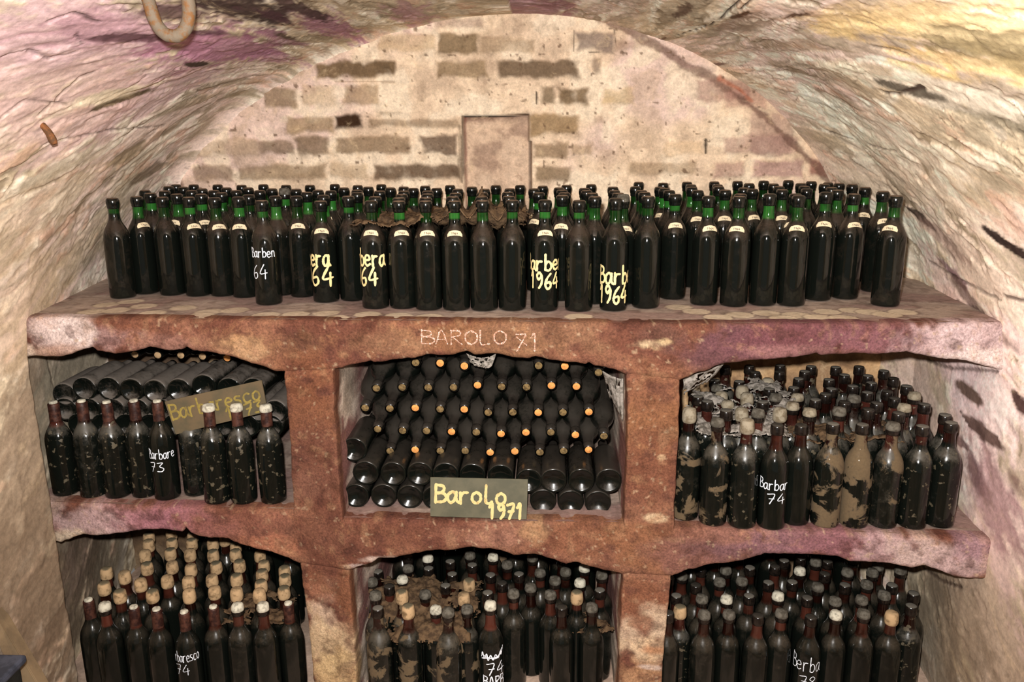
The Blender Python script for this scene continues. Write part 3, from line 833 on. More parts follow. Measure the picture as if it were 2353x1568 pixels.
zt_ = lambda px, py: face_hit(px, py)[2]
pillar('upper_pillar', *PIL['ul'], zt_(720, 1190), zt_(710, 838))
pillar('upper_pillar', *PIL['ur'], zt_(1490, 1214), zt_(1500, 852))
pillar('lower_pillar', *PIL['ll'], -.01, zt_(740, 1288))
pillar('lower_pillar', *PIL['lr'], -.01, zt_(1490, 1310))

# ledges the bottles stand on, with the pale rings left by bottles that were taken away
def ledge(name, x0, x1, y1, zf, edge, stamps, tone):
    X, Dp = np.meshgrid(np.arange(x0, x1, .006), np.concatenate([np.arange(.012, .36, .0045), np.arange(.36, 1.1, .02)]), indexing='ij')
    Y = np.minimum(np.interp(X, *edge) + Dp, y1)
    g, h = fbm(X * 6, Y * 9, 5, 151), fbm(X * 34, Y * 40, 4, 152)
    c = np.zeros(X.shape + (3,)) + lin(tone)
    c = blend(c, (142, 112, 106), sst(.5, .64, g) * .6); c = blend(c, (176, 156, 142), sst(.5, .36, g) * .7)
    c = blend(c, (104, 84, 74), sst(.58, .70, h) * .5)
    c = blend(c, (116, 74, 62), sst(.06, .0, Dp + (h - .5) * .06) * .6)
    for sx, sy in stamps:
        r = np.hypot(X - sx, Y - sy) + (h - .5) * .006
        c = blend(c, (206, 188, 162), sst(.0385, .0355, r) * .75)
        c = blend(c, (104, 84, 74), np.exp(-((r - .039) / .0025) ** 2) * .6)
    Z = zf(X) + (g - .5) * .004 * sst(.0, .05, Dp) - .0012 - .001
    return rackpart(name, grid_mesh(name, np.stack([X, Y, Z], -1), M_ledge, c))


rs = random.Random(5)
stamps = [tuple(atZ(px, py, ZT)[:2]) for px, py in ((210, 715), (268, 712), (330, 703), (245, 699), (300, 692), (350, 718), (420, 706), (480, 715), (540, 712), (610, 722), (680, 720), (750, 718), (845, 722), (915, 724), (985, 726), (1700, 722), (1760, 718), (1830, 722), (1900, 715), (1960, 712), (2000, 716), (2040, 722), (1650, 728), (1880, 728), (1800, 730), (1940, 730), (460, 724), (700, 732), (770, 730), (1330, 727), (1560, 705), (1600, 715), (2075, 716))]
ledge('top_ledge', -1.52, 1.28, 3.03, lambda X: ZT + 0 * X, ET, stamps, (156, 138, 126))
ledge('middle_ledge', -1.50, 1.28, 2.83, lambda X: ZM + 0 * X, EM, [], (136, 116, 106))

# ------------------------------------------------------------------ where each bottle stands (x, y, height factor)
D_top = [(-1.268,2.352,0.989),(-1.231,2.421,0.989),(-1.139,2.401,0.988),(-1.054,2.388,0.99),(-0.978,2.388,0.982),(-0.902,2.366,0.993),(-0.795,2.26,0.985),(-0.731,2.376,0.997),(-0.64,2.297,0.969),(-0.567,2.321,1.008),(-0.478,2.21,0.99),(-0.401,2.212,0.988),(-0.328,2.193,0.992),(-0.251,2.189,0.992),(-0.174,2.185,0.996),(-0.098,2.191,0.997),(-0.011,2.181,0.999),(0.082,2.182,0.994),(0.176,2.189,1.01),(0.267,2.224,1.02),(0.359,2.354,1.005),(0.433,2.267,1.008),(0.512,2.25,1.01),(0.594,2.263,1.026),(0.671,2.258,1.011),(0.769,2.338,1.023),(0.853,2.361,1.001),(0.926,2.255,1.008),(0.04,2.331,1.006),(0.129,2.282,1.004),(-0.804,2.403,0.992),(-1.32,2.662,1.0),(-1.236,2.527,1.0),(-1.339,2.875,1.002),(-1.241,2.633,1.0),(-1.346,2.95,1.009),(-1.132,2.48,1.0),(-1.272,2.841,1.0),(-1.16,2.651,1.0),(-1.272,2.929,1.011),(-1.164,2.743,1.0),(-1.052,2.471,1.001),(-1.185,2.93,1.009),(-1.084,2.646,1.0),(-1.014,2.538,0.999),(-1.098,2.787,1.0),(-1.008,2.639,1.0),(-0.897,2.443,0.997),(-1.098,2.93,1.003),(-1.02,2.782,1.0),(-0.929,2.635,1.0),(-1.019,2.93,1.009),(-0.92,2.726,1.0),(-0.848,2.626,1.001),(-0.937,2.93,1.0),(-0.831,2.701,0.999),(-0.746,2.538,1.0),(-0.849,2.925,1.0),(-0.743,2.648,0.999),(-0.658,2.4,0.999),(-0.688,2.595,1.001),(-0.761,2.93,1.008),(-0.686,2.758,1.0),(-0.671,2.897,1.0),(-0.614,2.637,1.0),(-0.586,2.508,1.0),(-0.613,2.802,1.0),(-0.594,2.93,1.003),(-0.53,2.587,1.0),(-0.492,2.333,1.0),(-0.524,2.734,1.002),(-0.492,2.804,0.998),(-0.453,2.583,1.0),(-0.43,2.415,1.001),(-0.416,2.288,0.999),(-0.444,2.717,1.0),(-0.424,2.84,1.0),(-0.377,2.577,1.0),(-0.358,2.44,0.999),(-0.34,2.281,1.0),(-0.366,2.712,1.0),(-0.342,2.872,1.0),(-0.292,2.66,1.0),(-0.278,2.469,1.0),(-0.27,2.321,1.0),(-0.257,2.776,1.0),(-0.205,2.654,1.0),(-0.199,2.484,1.0),(-0.187,2.314,1.001),(-0.182,2.86,1.0),(-0.125,2.672,1.0),(-0.123,2.499,1.0),(-0.112,2.332,0.999),(-0.098,2.853,1.0),(-0.02,2.809,1.0),(-0.049,2.666,1.0),(-0.029,2.475,1.0),(0.061,2.854,1.0),(0.034,2.707,1.0),(0.042,2.593,1.0),(0.047,2.468,1.0),(0.147,2.887,1.0),(0.115,2.678,1.0),(0.117,2.567,1.0),(0.128,2.445,1.0),(0.211,2.74,1.0),(0.202,2.561,1.0),(0.204,2.44,1.0),(0.205,2.276,1.0),(0.315,2.93,1.017),(0.287,2.75,1.0),(0.284,2.556,1.0),(0.284,2.474,1.0),(0.4,2.93,1.006),(0.363,2.733,0.999),(0.37,2.657,1.001),(0.37,2.55,1.0),(0.483,2.93,1.015),(0.483,2.847,1.0),(0.466,2.723,1.0),(0.452,2.545,1.0),(0.577,2.93,1.018),(0.571,2.84,1.0),(0.555,2.741,1.0),(0.539,2.56,1.0),(0.663,2.955,1.018),(0.686,2.882,1.005),(0.62,2.669,0.999),(0.545,2.382,1.0),(0.627,2.593,1.001),(0.749,2.944,1.023),(0.765,2.868,1.002),(0.745,2.727,1.0),(0.715,2.57,1.0),(0.837,2.949,1.026),(0.859,2.876,1.004),(0.832,2.745,1.0),(0.797,2.597,1.0),(0.698,2.373,1.0),(0.911,2.932,1.017),(0.929,2.847,1.001),(0.894,2.669,1.0),(0.87,2.538,1.0),(0.979,2.964,0.995),(0.992,2.889,1.001),(1.006,2.804,1.005),(0.996,2.661,1.0),(0.977,2.47,1.0)]
D_top_px = [251,296,365,418,491,545,591,682,727,805,843,911,973,1039,1108,1171,1252,1332,1413,1490,1551,1627,1703,1769,1840,1901,1961,2067,1292,1356,625,315,346,364,378,398,406,416,440,444,464,463,500,492,510,520,542,570,555,570,597,604,625,652,657,680,706,712,731,742,760,769,790,821,820,819,846,876,872,862,898,927,929,925,917,950,977,982,981,977,1004,1034,1052,1047,1039,1084,1113,1108,1108,1139,1172,1167,1168,1195,1247,1225,1240,1302,1284,1292,1296,1358,1343,1348,1361,1409,1412,1421,1431,1468,1460,1474,1481,1524,1516,1529,1539,1579,1588,1590,1603,1641,1649,1652,1667,1697,1720,1710,1702,1728,1754,1777,1790,1799,1813,1841,1848,1856,1829,1869,1897,1911,1926,1931,1956,1971,1989,2030]
D_mr = [(0.377,2.093,1.038),(0.448,2.063,0.98),(0.523,2.049,0.987),(0.6,2.045,0.97),(0.671,2.073,0.938),(0.747,2.062,0.967),(0.823,2.061,0.961),(0.9,2.062,0.959),(0.976,2.059,0.952),(1.052,2.069,0.979),(1.072,2.145,0.961),(0.565,2.113,1.009),(0.635,2.152,0.978),(0.711,2.139,0.989),(0.786,2.128,1.015),(0.863,2.131,1.023),(0.94,2.127,0.996),(0.983,2.19,0.984),(1.052,2.223,0.971),(1.058,2.3,0.98),(1.067,2.378,0.992),(0.485,2.13,1.005),(0.515,2.257,0.93),(0.539,2.184,0.938),(0.435,2.281,0.973),(0.437,2.361,0.973),(0.523,2.487,0.93),(0.516,2.411,0.93),(0.513,2.335,0.938),(0.447,2.203,1.011),(0.583,2.374,0.958),(0.58,2.298,0.963),(0.605,2.223,0.985),(0.575,2.573,1.0),(0.652,2.583,0.999),(0.654,2.507,1.0),(0.673,2.433,0.98),(0.658,2.358,0.974),(0.655,2.281,0.978),(0.753,2.592,1.0),(0.732,2.517,0.999),(0.591,2.45,0.956),(0.772,2.452,0.988),(0.809,2.519,1.005),(0.849,2.587,0.992),(0.738,2.383,0.963),(0.727,2.308,0.951),(0.685,2.211,0.969),(0.757,2.237,0.994),(0.803,2.298,0.989),(0.842,2.364,0.974),(0.862,2.446,0.987),(0.923,2.569,1.003),(0.925,2.49,0.994),(0.914,2.39,0.976),(0.822,2.196,1.019),(0.87,2.263,0.99),(1.001,2.582,0.999),(1.0,2.502,0.976),(0.982,2.425,0.976),(0.928,2.313,0.99),(0.907,2.196,1.014),(1.066,2.542,0.989),(1.06,2.454,0.997),(0.997,2.347,0.969),(0.989,2.267,0.983)]
D_ml = [(-1.43,2.196,0.955),(-1.342,2.187,0.98),(-1.266,2.185,0.975),(-1.189,2.192,0.983),(-1.114,2.177,0.997),(-1.038,2.185,0.968),(-0.956,2.163,0.973),(-0.878,2.165,0.972),(-0.793,2.17,0.965)]
D_ll = [(-1.355,2.106,1.021),(-1.287,2.072,1.04),(-1.212,2.087,0.992),(-1.137,2.073,1.001),(-1.049,2.061,1.001),(-0.976,2.094,0.999),(-0.9,2.082,1.03),(-0.822,2.077,1.06),(-0.76,2.121,0.996),(-1.402,2.288,1.0),(-1.35,2.182,1.037),(-1.325,2.255,1.021),(-1.282,2.148,1.024),(-1.322,2.382,1.039),(-1.281,2.317,1.014),(-1.254,2.219,1.014),(-1.191,2.164,1.0),(-1.377,2.525,1.007),(-1.342,2.456,1.035),(-1.326,2.583,0.938),(-1.292,2.514,0.947),(-1.256,2.421,0.993),(-1.207,2.335,0.992),(-1.184,2.249,0.992),(-1.246,2.575,0.93),(-1.208,2.481,1.005),(-1.181,2.406,1.01),(-1.134,2.307,1.014),(-1.1,2.208,1.06),(-1.065,2.14,1.058),(-1.132,2.477,1.015),(-1.104,2.406,1.008),(-1.065,2.34,0.99),(-1.049,2.266,0.975),(-1.012,2.196,0.982),(-1.124,2.553,0.93),(-1.055,2.479,0.979),(-1.028,2.407,1.016),(-0.988,2.335,1.026),(-0.971,2.26,1.004),(-0.938,2.172,1.015),(-0.96,2.443,0.94),(-0.924,2.376,0.945),(-0.903,2.295,0.989),(-0.877,2.219,1.018),(-0.857,2.145,1.06),(-0.846,2.346,0.943),(-0.822,2.271,0.985),(-0.8,2.196,0.994)]
D_ll_n = 9
D_lc = [(-0.486,2.073,1.06),(-0.4,2.084,1.047),(-0.329,2.135,0.93),(-0.235,2.13,0.959),(-0.163,2.103,1.06),(0.044,2.121,1.012),(0.13,2.127,1.011),(-0.099,2.182,1.036),(-0.048,2.239,0.994),(0.012,2.191,1.011),(-0.541,2.34,0.939),(-0.543,2.263,0.974),(-0.506,2.147,1.06),(-0.481,2.219,1.008),(-0.448,2.367,0.939),(-0.453,2.29,0.956),(-0.429,2.154,1.06),(-0.369,2.201,0.968),(-0.391,2.417,0.97),(-0.377,2.338,0.991),(-0.316,2.404,0.952),(-0.301,2.329,0.945),(-0.313,2.253,0.96),(-0.242,2.281,0.954),(-0.256,2.451,0.953),(-0.241,2.376,0.964),(-0.25,2.205,0.94),(-0.175,2.185,1.02),(-0.181,2.328,0.946),(-0.18,2.44,0.956),(-0.128,2.383,0.972),(-0.088,2.31,0.995),(-0.137,2.252,0.997),(-0.046,2.418,0.996),(-0.02,2.346,0.952),(0.024,2.267,1.02),(0.056,2.336,0.99),(0.088,2.191,1.012),(0.1,2.274,0.982),(0.121,2.376,0.962),(0.158,2.224,1.0),(0.171,2.312,1.012),(-0.285,2.073,1.046),(-0.462,2.445,0.93)]
D_lc_n = 7
D_lr = [(0.387,2.141,0.975),(0.449,2.094,1.023),(0.523,2.113,0.992),(0.598,2.096,1.015),(0.672,2.12,0.997),(0.747,2.099,1.0),(0.824,2.116,1.002),(0.901,2.111,1.032),(0.98,2.119,1.003),(1.05,2.149,1.032),(0.342,2.079,1.057),(0.388,2.217,0.963),(0.452,2.259,1.004),(0.492,2.387,0.944),(0.454,2.177,1.022),(0.526,2.278,1.012),(0.566,2.366,0.98),(0.529,2.189,0.996),(0.6,2.298,0.99),(0.642,2.378,0.99),(0.603,2.211,0.99),(0.674,2.277,1.01),(0.716,2.36,1.036),(0.685,2.201,1.016),(0.764,2.43,0.978),(0.749,2.29,0.994),(0.792,2.355,1.009),(0.833,2.474,0.93),(0.77,2.199,1.0),(0.82,2.261,1.01),(0.857,2.401,1.031),(0.862,2.325,1.024),(0.912,2.455,0.93),(0.846,2.189,0.998),(0.896,2.256,1.038),(0.939,2.353,1.007),(0.923,2.184,1.027),(0.973,2.285,0.999),(1.015,2.354,1.004),(0.997,2.213,1.026),(1.05,2.286,0.989),(1.103,2.354,1.044),(1.084,2.217,1.035),(0.375,2.293,1.028),(0.425,2.351,0.931),(1.002,2.468,0.93),(1.059,2.417,0.956)]
D_lr_n = 10
D_mr_n = 10
D_necks = [[(-0.302,1.006,2.2),(-0.234,0.998,2.2),(-0.371,1.007,2.2),(-0.026,1.0,2.2),(0.047,0.999,2.2),(0.141,0.981,2.2)],[(-0.486,0.931,2.2),(-0.412,0.934,2.2),(-0.338,0.934,2.2),(-0.266,0.935,2.2),(-0.198,0.942,2.2),(-0.13,0.938,2.2),(-0.06,0.937,2.2),(0.01,0.942,2.2),(0.08,0.94,2.2)],[(-0.521,0.872,2.2),(-0.45,0.871,2.2),(-0.377,0.873,2.2),(-0.306,0.87,2.2),(-0.237,0.87,2.2),(-0.169,0.861,2.2),(-0.099,0.862,2.2),(-0.027,0.862,2.2),(0.043,0.863,2.2),(0.116,0.865,2.2)],[(-0.488,0.808,2.2),(-0.416,0.804,2.2),(-0.347,0.804,2.2),(-0.275,0.802,2.2),(-0.204,0.801,2.2),(-0.133,0.797,2.2),(-0.062,0.802,2.2),(0.009,0.803,2.2),(0.079,0.796,2.2),(0.16,0.793,2.2)],[(-0.455,0.741,2.2),(-0.382,0.746,2.2),(-0.309,0.743,2.2),(-0.237,0.744,2.2),(-0.165,0.74,2.2),(-0.094,0.744,2.2),(-0.022,0.742,2.2),(0.046,0.747,2.2),(0.117,0.751,2.2)]]
D_bottoms = [[(-0.511,0.706,2.12),(-0.433,0.704,2.12),(-0.358,0.705,2.12),(-0.285,0.704,2.12),(-0.21,0.702,2.12),(-0.131,0.7,2.12),(-0.052,0.688,2.12),(0.017,0.689,2.12),(0.094,0.69,2.12),(0.17,0.691,2.12)],[(-0.542,0.636,2.12),(-0.463,0.637,2.12),(-0.389,0.635,2.12),(-0.317,0.633,2.12),(-0.012,0.627,2.12),(0.065,0.625,2.12),(0.141,0.624,2.12)]]
D_lP = [(-1.449,0.879,2.28),(-1.385,0.898,2.28),(-1.309,0.899,2.28),(-1.241,0.895,2.28),(-1.17,0.892,2.28),(-1.096,0.896,2.28),(-1.02,0.909,2.28)]
D_lK = [(-1.281,0.973,2.4),(-1.209,0.971,2.4),(-1.136,0.971,2.4),(-1.068,0.968,2.4),(-0.991,0.963,2.4)]
D_lQ = [(-1.465,0.846,2.28),(-1.369,0.831,2.28),(-1.289,0.828,2.28),(-1.208,0.837,2.28),(-0.811,0.851,2.28)]
D_lR = [(-1.382,0.785,2.28),(-1.298,0.786,2.28),(-0.877,0.783,2.28),(-0.904,0.812,2.28)]
D_ll_rear = [(-0.752,2.42,0.976),(-0.873,2.478,0.998),(-0.987,2.536,0.978),(-0.754,2.536,1.003),(-0.868,2.594,1.013),(-1.219,2.652,0.986),(-1.067,2.652,0.99),(-0.989,2.652,0.981),(-0.752,2.652,1.001),(-0.868,2.71,1.014),(-1.302,2.768,1.01),(-1.222,2.768,0.977),(-1.064,2.768,1.019),(-0.756,2.768,0.978)]
D_lc_rear = [(0.048,2.42,0.976),(-0.499,2.536,0.964),(-0.42,2.536,0.995),(-0.269,2.536,1.012),(-0.188,2.536,1.003),(-0.108,2.536,1.003),(-0.029,2.536,0.984),(0.048,2.536,0.987),(0.127,2.536,1.013),(-0.499,2.652,0.995),(-0.42,2.652,1.001),(-0.341,2.652,1.011),(-0.263,2.652,1.0),(-0.108,2.652,1.018),(-0.03,2.652,0.994),(0.047,2.652,0.973),(0.126,2.652,0.994),(-0.498,2.768,0.963),(-0.421,2.768,0.963),(-0.343,2.768,0.98),(-0.264,2.768,1.019),(-0.107,2.768,0.979),(0.047,2.768,0.962)]
D_lr_rear = [(0.358,2.42,0.993),(0.479,2.478,0.989),(0.556,2.478,0.969),(0.634,2.478,1.012),(0.359,2.536,0.962),(0.751,2.536,1.015),(0.908,2.536,0.987),(0.475,2.594,0.973),(0.558,2.594,0.986),(1.024,2.594,0.995),(0.361,2.652,1.016),(0.67,2.652,1.012),(0.753,2.652,1.014),(0.907,2.652,0.973),(0.474,2.71,1.011),(0.558,2.71,0.965),(1.025,2.71,0.963),(0.357,2.768,1.003),(0.672,2.768,1.02),(0.749,2.768,0.965),(0.829,2.768,0.962)]
D_hide = {1024,1026,1027,1028,1030,1032,1034,1036,1037,1039,1041,1042,1045,1046,1050,1051,1052,1054,31,33,34,35,1058,37,38,39,40,1059,42,43,2044,45,46,48,49,50,51,52,54,55,6200,57,58,6201,6202,61,62,63,64,6203,66,67,68,69,70,71,72,73,74,76,77,78,79,81,82,83,84,85,86,87,88,89,90,91,92,94,97,98,99,100,101,102,103,104,105,106,107,109,111,112,113,114,117,118,121,122,123,125,126,127,128,131,132,134,135,136,139,140,141,143,144,145,6300,6301,6302,6303,6304,5000,5002,5003,5004,5005,4011,4027,3010,3011,3014,3015,3018,3019,3020,3021,3022,4043,4046,6104,6105,6106,6107,6108,2017,2019,3043,2024,6204,6205,2036,6206,1020,1022}

# ------------------------------------------------------------------ handwriting
G = {
    'B': [[(0, 0), (.02, 1)], [(.0, .98), (.36, .92), (.42, .72), (.28, .56), (.04, .52)], [(.04, .52), (.42, .48), (.56, .26), (.40, .04), (0, 0)]],
    'a': [[(.44, .46), (.28, .60), (.06, .46), (.02, .18), (.16, .0), (.34, .12), (.44, .42)], [(.45, .58), (.45, .16), (.58, .0)]],
    'r': [[(.04, .60), (.06, 0)], [(.06, .36), (.18, .56), (.40, .58)]],
    'b': [[(.04, 1.0), (.04, .02)], [(.04, .36), (.22, .58), (.44, .44), (.46, .18), (.28, .0), (.04, .06)]],
    'e': [[(.03, .30), (.42, .36), (.36, .56), (.18, .60), (.02, .42), (.04, .14), (.22, .0), (.46, .10)]],
    'n': [[(.04, .60), (.05, 0)], [(.05, .38), (.20, .60), (.40, .50), (.44, 0)]],
    's': [[(.40, .56), (.12, .58), (.06, .40), (.36, .26), (.38, .06), (.02, .02)]],
    'c': [[(.42, .54), (.20, .60), (.03, .40), (.05, .12), (.22, .0), (.44, .08)]],
    'o': [[(.24, .60), (.04, .44), (.04, .14), (.24, .0), (.44, .16), (.43, .46), (.24, .60)]],
    'l': [[(.10, 1.0), (.08, .30), (.12, .06), (.30, .02), (.40, .12)]],
    'A': [[(0, 0), (.24, 1), (.50, 0)], [(.10, .36), (.42, .36)]],
    'R': [[(.02, 0), (.04, 1)], [(.02, .98), (.38, .94), (.42, .66), (.06, .50)], [(.10, .50), (.50, 0)]],
    'O': [[(.26, 1), (.04, .74), (.04, .26), (.26, 0), (.50, .26), (.50, .74), (.26, 1)]],
    'L': [[(.04, 1), (.06, 0), (.42, .02)]],
    '1': [[(.08, .74), (.26, 1), (.26, 0)]],
    '3': [[(.04, .94), (.42, .96), (.20, .58), (.46, .34), (.34, .04), (.02, .04)]],
    '4': [[(.34, 1), (.04, .36), (.52, .40)], [(.40, .66), (.38, 0)]],
    '6': [[(.42, .96), (.16, .66), (.04, .26), (.20, .0), (.42, .14), (.38, .42), (.10, .36)]],
    '7': [[(.02, .92), (.46, .96), (.18, 0)], [(.14, .48), (.44, .52)]],
    '8': [[(.26, .54), (.06, .76), (.26, 1), (.44, .78), (.26, .54), (.04, .24), (.26, 0), (.48, .24), (.26, .54)]],
    '9': [[(.42, .78), (.24, 1), (.06, .78), (.20, .54), (.42, .76), (.40, .30), (.22, 0)]],
    'X': [[(.0, .9), (.46, .94)], [(.02, .78), (.50, .34)], [(.46, .90), (.04, .0)]],
    '~': [[(.0, .30), (.06, .62), (.14, .20), (.24, .56), (.30, .10), (.40, .48), (.50, .14), (.60, .50), (.72, .22), (.82, .62), (.88, .36), (.98, .90)], [(.02, .16), (.30, .28), (.62, .22), (.80, .40), (.96, .70)], [(.06, .44), (.34, .30), (.70, .34), (.90, .78)]],
}


def smooth_line(p, n=6):
    p = np.asarray(p, float)
    if len(p) < 3:
        return np.array([p[0] + (p[1] - p[0]) * t for t in np.linspace(0, 1, 6)])
    q = np.vstack([2 * p[0] - p[1], p, 2 * p[-1] - p[-2]])
    out = []
    for i in range(1, len(q) - 2):
        for t in np.linspace(0, 1, n, endpoint=False):
            a, b, c, d = q[i - 1:i + 3]
            out.append(.5 * (2 * b + (c - a) * t + (2 * a - 5 * b + 4 * c - d) * t * t + (3 * b - a - 3 * c + d) * t ** 3))
    out.append(q[-2])
    return np.array(out)


def strokes(lines, wid, fmap, name, mat, seed=1, jag=.18):
    """lines: (text, u0, u1, v0, height); fmap(u, v, lift) -> 3-D. Painted strokes with a little body."""
    rg = random.Random(seed)
    V, Fc = [], []
    for text, u0, u1, v0, h in lines:
        adv = (u1 - u0) / len(text)
        for i, ch in enumerate(text):
            for st in G.get(ch, []):
                sp = smooth_line(st)
                gw = .98 if ch == '~' else .56
                P = np.stack([u0 + adv * (i + .04) + sp[:, 0] / gw * adv * .90, v0 + sp[:, 1] * h], -1)
                P += np.array([rg.uniform(-.02, .02) * adv, rg.uniform(-.03, .03) * h])
                T = np.gradient(P, axis=0); T /= np.linalg.norm(T, axis=1)[:, None] + 1e-9
                N = np.stack([-T[:, 1], T[:, 0]], -1)
                n = len(P); b = len(V)
                P = np.vstack([P[0] - T[0] * wid * .45, P, P[-1] + T[-1] * wid * .45]); N = np.vstack([N[0], N, N[-1]])
                for k in range(n + 2):
                    ww = wid * .5 * (1 + rg.uniform(-jag, jag)) * (.45 if k in (0, n + 1) else 1)
                    for s, lf in ((-1, .00025), (0, .0009), (1, .00025)):
                        V.append(fmap(P[k, 0] + N[k, 0] * ww * s, P[k, 1] + N[k, 1] * ww * s, lf))
                for k in range(n + 1):
                    for j in range(2):
                        a = b + 3 * k + j
                        Fc.append((a, a + 1, a + 4, a + 3))
    return mesh(name, V, Fc, mat)


# ------------------------------------------------------------------ bottle shapes (0.295 m tall)
RB = .0372
P_BODY = [(0, .016), (.018, .011), (.029, .002), (.0335, 0), (.0362, .002), (RB, .007), (RB, .09), (RB, .164), (.0369, .175), (.0356, .186), (.0328, .197), (.0284, .2075), (.0232, .2165), (.0190, .2245), (.0165, .232), (.0152, .241), (.0147, .252), (.0143, .268), (.0143, .286), (0, .2862)]
P_WAX = [(.0146, .263), (.0160, .2645), (.0166, .2675), (.0162, .271), (.0176, .2745), (.0184, .280), (.0183, .286), (.0170, .2915), (.0135, .2945), (0, .2955)]
P_LIP = [(.0145, .266), (.0164, .267), (.0172, .271), (.0172, .277), (.0168, .282), (.0165, .2895), (.0150, .2935), (.010, .2948), (0, .295)]
P_CAPS = [(.0156, .226), (.0160, .232), (.0157, .246), (.0156, .266), (.0159, .2885), (.0150, .291), (0, .2912)]
P_TAN = [(.0150, .262), (.0172, .264), (.0190, .269), (.0196, .277), (.0193, .286), (.0180, .294), (.0145, .2995), (.008, .3018), (0, .302)]
P_TOPCORK = [(.0112, .288), (.0116, .2925), (.0110, .2965), (.0085, .298), (0, .2983)]
P_PUFF = [(.0150, .279), (.0182, .281), (.0186, .287), (.0172, .295), (.0130, .3005), (0, .3025)]
P_CORKEND = [(.0106, .284), (.0106, .2876), (.0100, .2882), (0, .2882)]


def rough(V, amp, seed):
    V = np.array(V, float)
    n = fbm(V[:, 0] * 150 + seed, V[:, 2] * 150 + V[:, 1] * 130, 3, seed) - .5
    r = np.hypot(V[:, 0], V[:, 1]) + 1e-9
    V[:, 0] += V[:, 0] / r * n * amp; V[:, 1] += V[:, 1] / r * n * amp; V[:, 2] += n * amp * .6
    return V


ME = {}


def lathe_me(key, prof, mat, seg=28, amp=0, seed=3):
    if (key, mat.name) not in ME:
        V, Fc = lathe(prof, seg)
        if amp: V = rough(V, amp, seed)
        ME[(key, mat.name)] = mesh(key, V, Fc, mat, local=V)
    return ME[(key, mat.name)]


def prof_r(z):
    rr, zz = zip(*P_BODY[3:])
    return float(np.interp(z, zz, rr))


def tag_mesh():
    V, Fc = [], []
    for j, t in enumerate(np.linspace(0, 1, 7)):
        zz = .2005 + .0175 * t
        for k, s in enumerate(np.linspace(-1, 1, 15)):
            half = .74 - .20 * abs(t - .35)
            dip = .0045 * (1 - s * s) * (1 - t)
            z2 = zz + dip - .0035 * s * s * (t > .9)
            r = prof_r(z2) + .0006
            V.append((r * math.sin(s * half), -r * math.cos(s * half), z2))
    for j in range(6):
        for k in range(14):
            a = j * 15 + k
            Fc.append((a, a + 1, a + 16, a + 15))
    return mesh('paper_tag', V, Fc, M_paper)


ME_TAG = tag_mesh()


def ink_mesh():
    return strokes([('1964', -.0085, .0085, .2075, .0048)], .0009, lambda u, v, l: ((prof_r(v) + .0009 + l) * math.sin(u / .026), -(prof_r(v) + .0009 + l) * math.cos(u / .026), v), 'tag_print', M_ink)


ME_INK = ink_mesh()
NB = [0]
HIDE, KEYS = D_hide, {}
STUFF = []                     # back bottles of which only a sliver shows: kept together as one


def bottle(x, y, z, h, body, cap, label, group, tag=None, quat=None, turn=0.0, extra=None, key=None):
    """cap: list of (name, profile, material, roughness). A standing bottle unless quat is given."""
    psi = math.atan2(-x, y) + turn
    rnd = random.Random(NB[0] * 7 + 1); NB[0] += 1
    if key in HIDE:
        STUFF.append((x, y, z, h, body, cap, quat))
        return None
    o = empty('wine_bottle', (x, y, z))
    if quat is None:
        o.rotation_euler = (rnd.uniform(-.008, .008), rnd.uniform(-.008, .008), psi)
    else:
        o.rotation_mode = 'QUATERNION'; o.rotation_quaternion = quat
    o.scale = (1, 1, h)
    KEYS[o.name] = key
    prop(o, label, 'bottle', group)
    obj('glass_body', lathe_me('glass_body', P_BODY, body, 32), o)
    for nm, pr, mt, amp in cap:
        obj(nm, lathe_me(nm, pr, mt, 24, amp, 3 + (NB[0] % 3) if amp else 3), o)
    if tag is not None:
        g = obj('paper_tag', ME_TAG, o); g.rotation_euler = (0, 0, tag)
        k = obj('tag_print', ME_INK, g)
    if extra: extra(o)
    return o


WAX = [('wax_seal', P_WAX, M_wax, 0)]
LIP = [('lip', P_LIP, M_lip, 0)]
LIPW = [('lip', P_LIP, M_lip, 0), ('mould_cap', P_PUFF, M_white, .0035)]
LIPM = [('lip', P_LIP, M_lip, 0), ('mould_cap', P_PUFF, M_mouldwax, .0045)]
LIPG = [('lip', P_LIP, M_lip, 0), ('mould_cap', P_PUFF, M_greydust, .0035)]
TAN = [('wax_cap', P_TAN, M_tanwax, .003)]
TANG = [('wax_cap', P_TAN, M_mouldwax, .004)]
CAPS = [('capsule', P_CAPS, M_caps, .0006), ('cork', P_TOPCORK, M_white, .001)]
CAPSW = [('capsule', P_CAPS, M_caps, .0006), ('mould_cap', P_PUFF, M_white, .0045)]

ORD = ['first', 'second', 'third', 'fourth', 'fifth', 'sixth', 'seventh', 'eighth', 'ninth', 'tenth', 'eleventh', 'twelfth', 'thirteenth', 'fourteenth', 'fifteenth', 'sixteenth', 'seventeenth', 'eighteenth', 'nineteenth', 'twentieth']
ORD += ['twenty-' + w for w in ORD[:9]] + ['thirtieth'] + ['thirty-' + w for w in ORD[:9]]


def nth(i, n):
    """place in a row, counted from the nearer end"""
    if n == 1: return 'only bottle'
    if i == 0: return 'leftmost'
    if i == n - 1: return 'rightmost'
    return ORD[i] + ' from left' if i <= n // 2 else ORD[n - 1 - i] + ' from right'


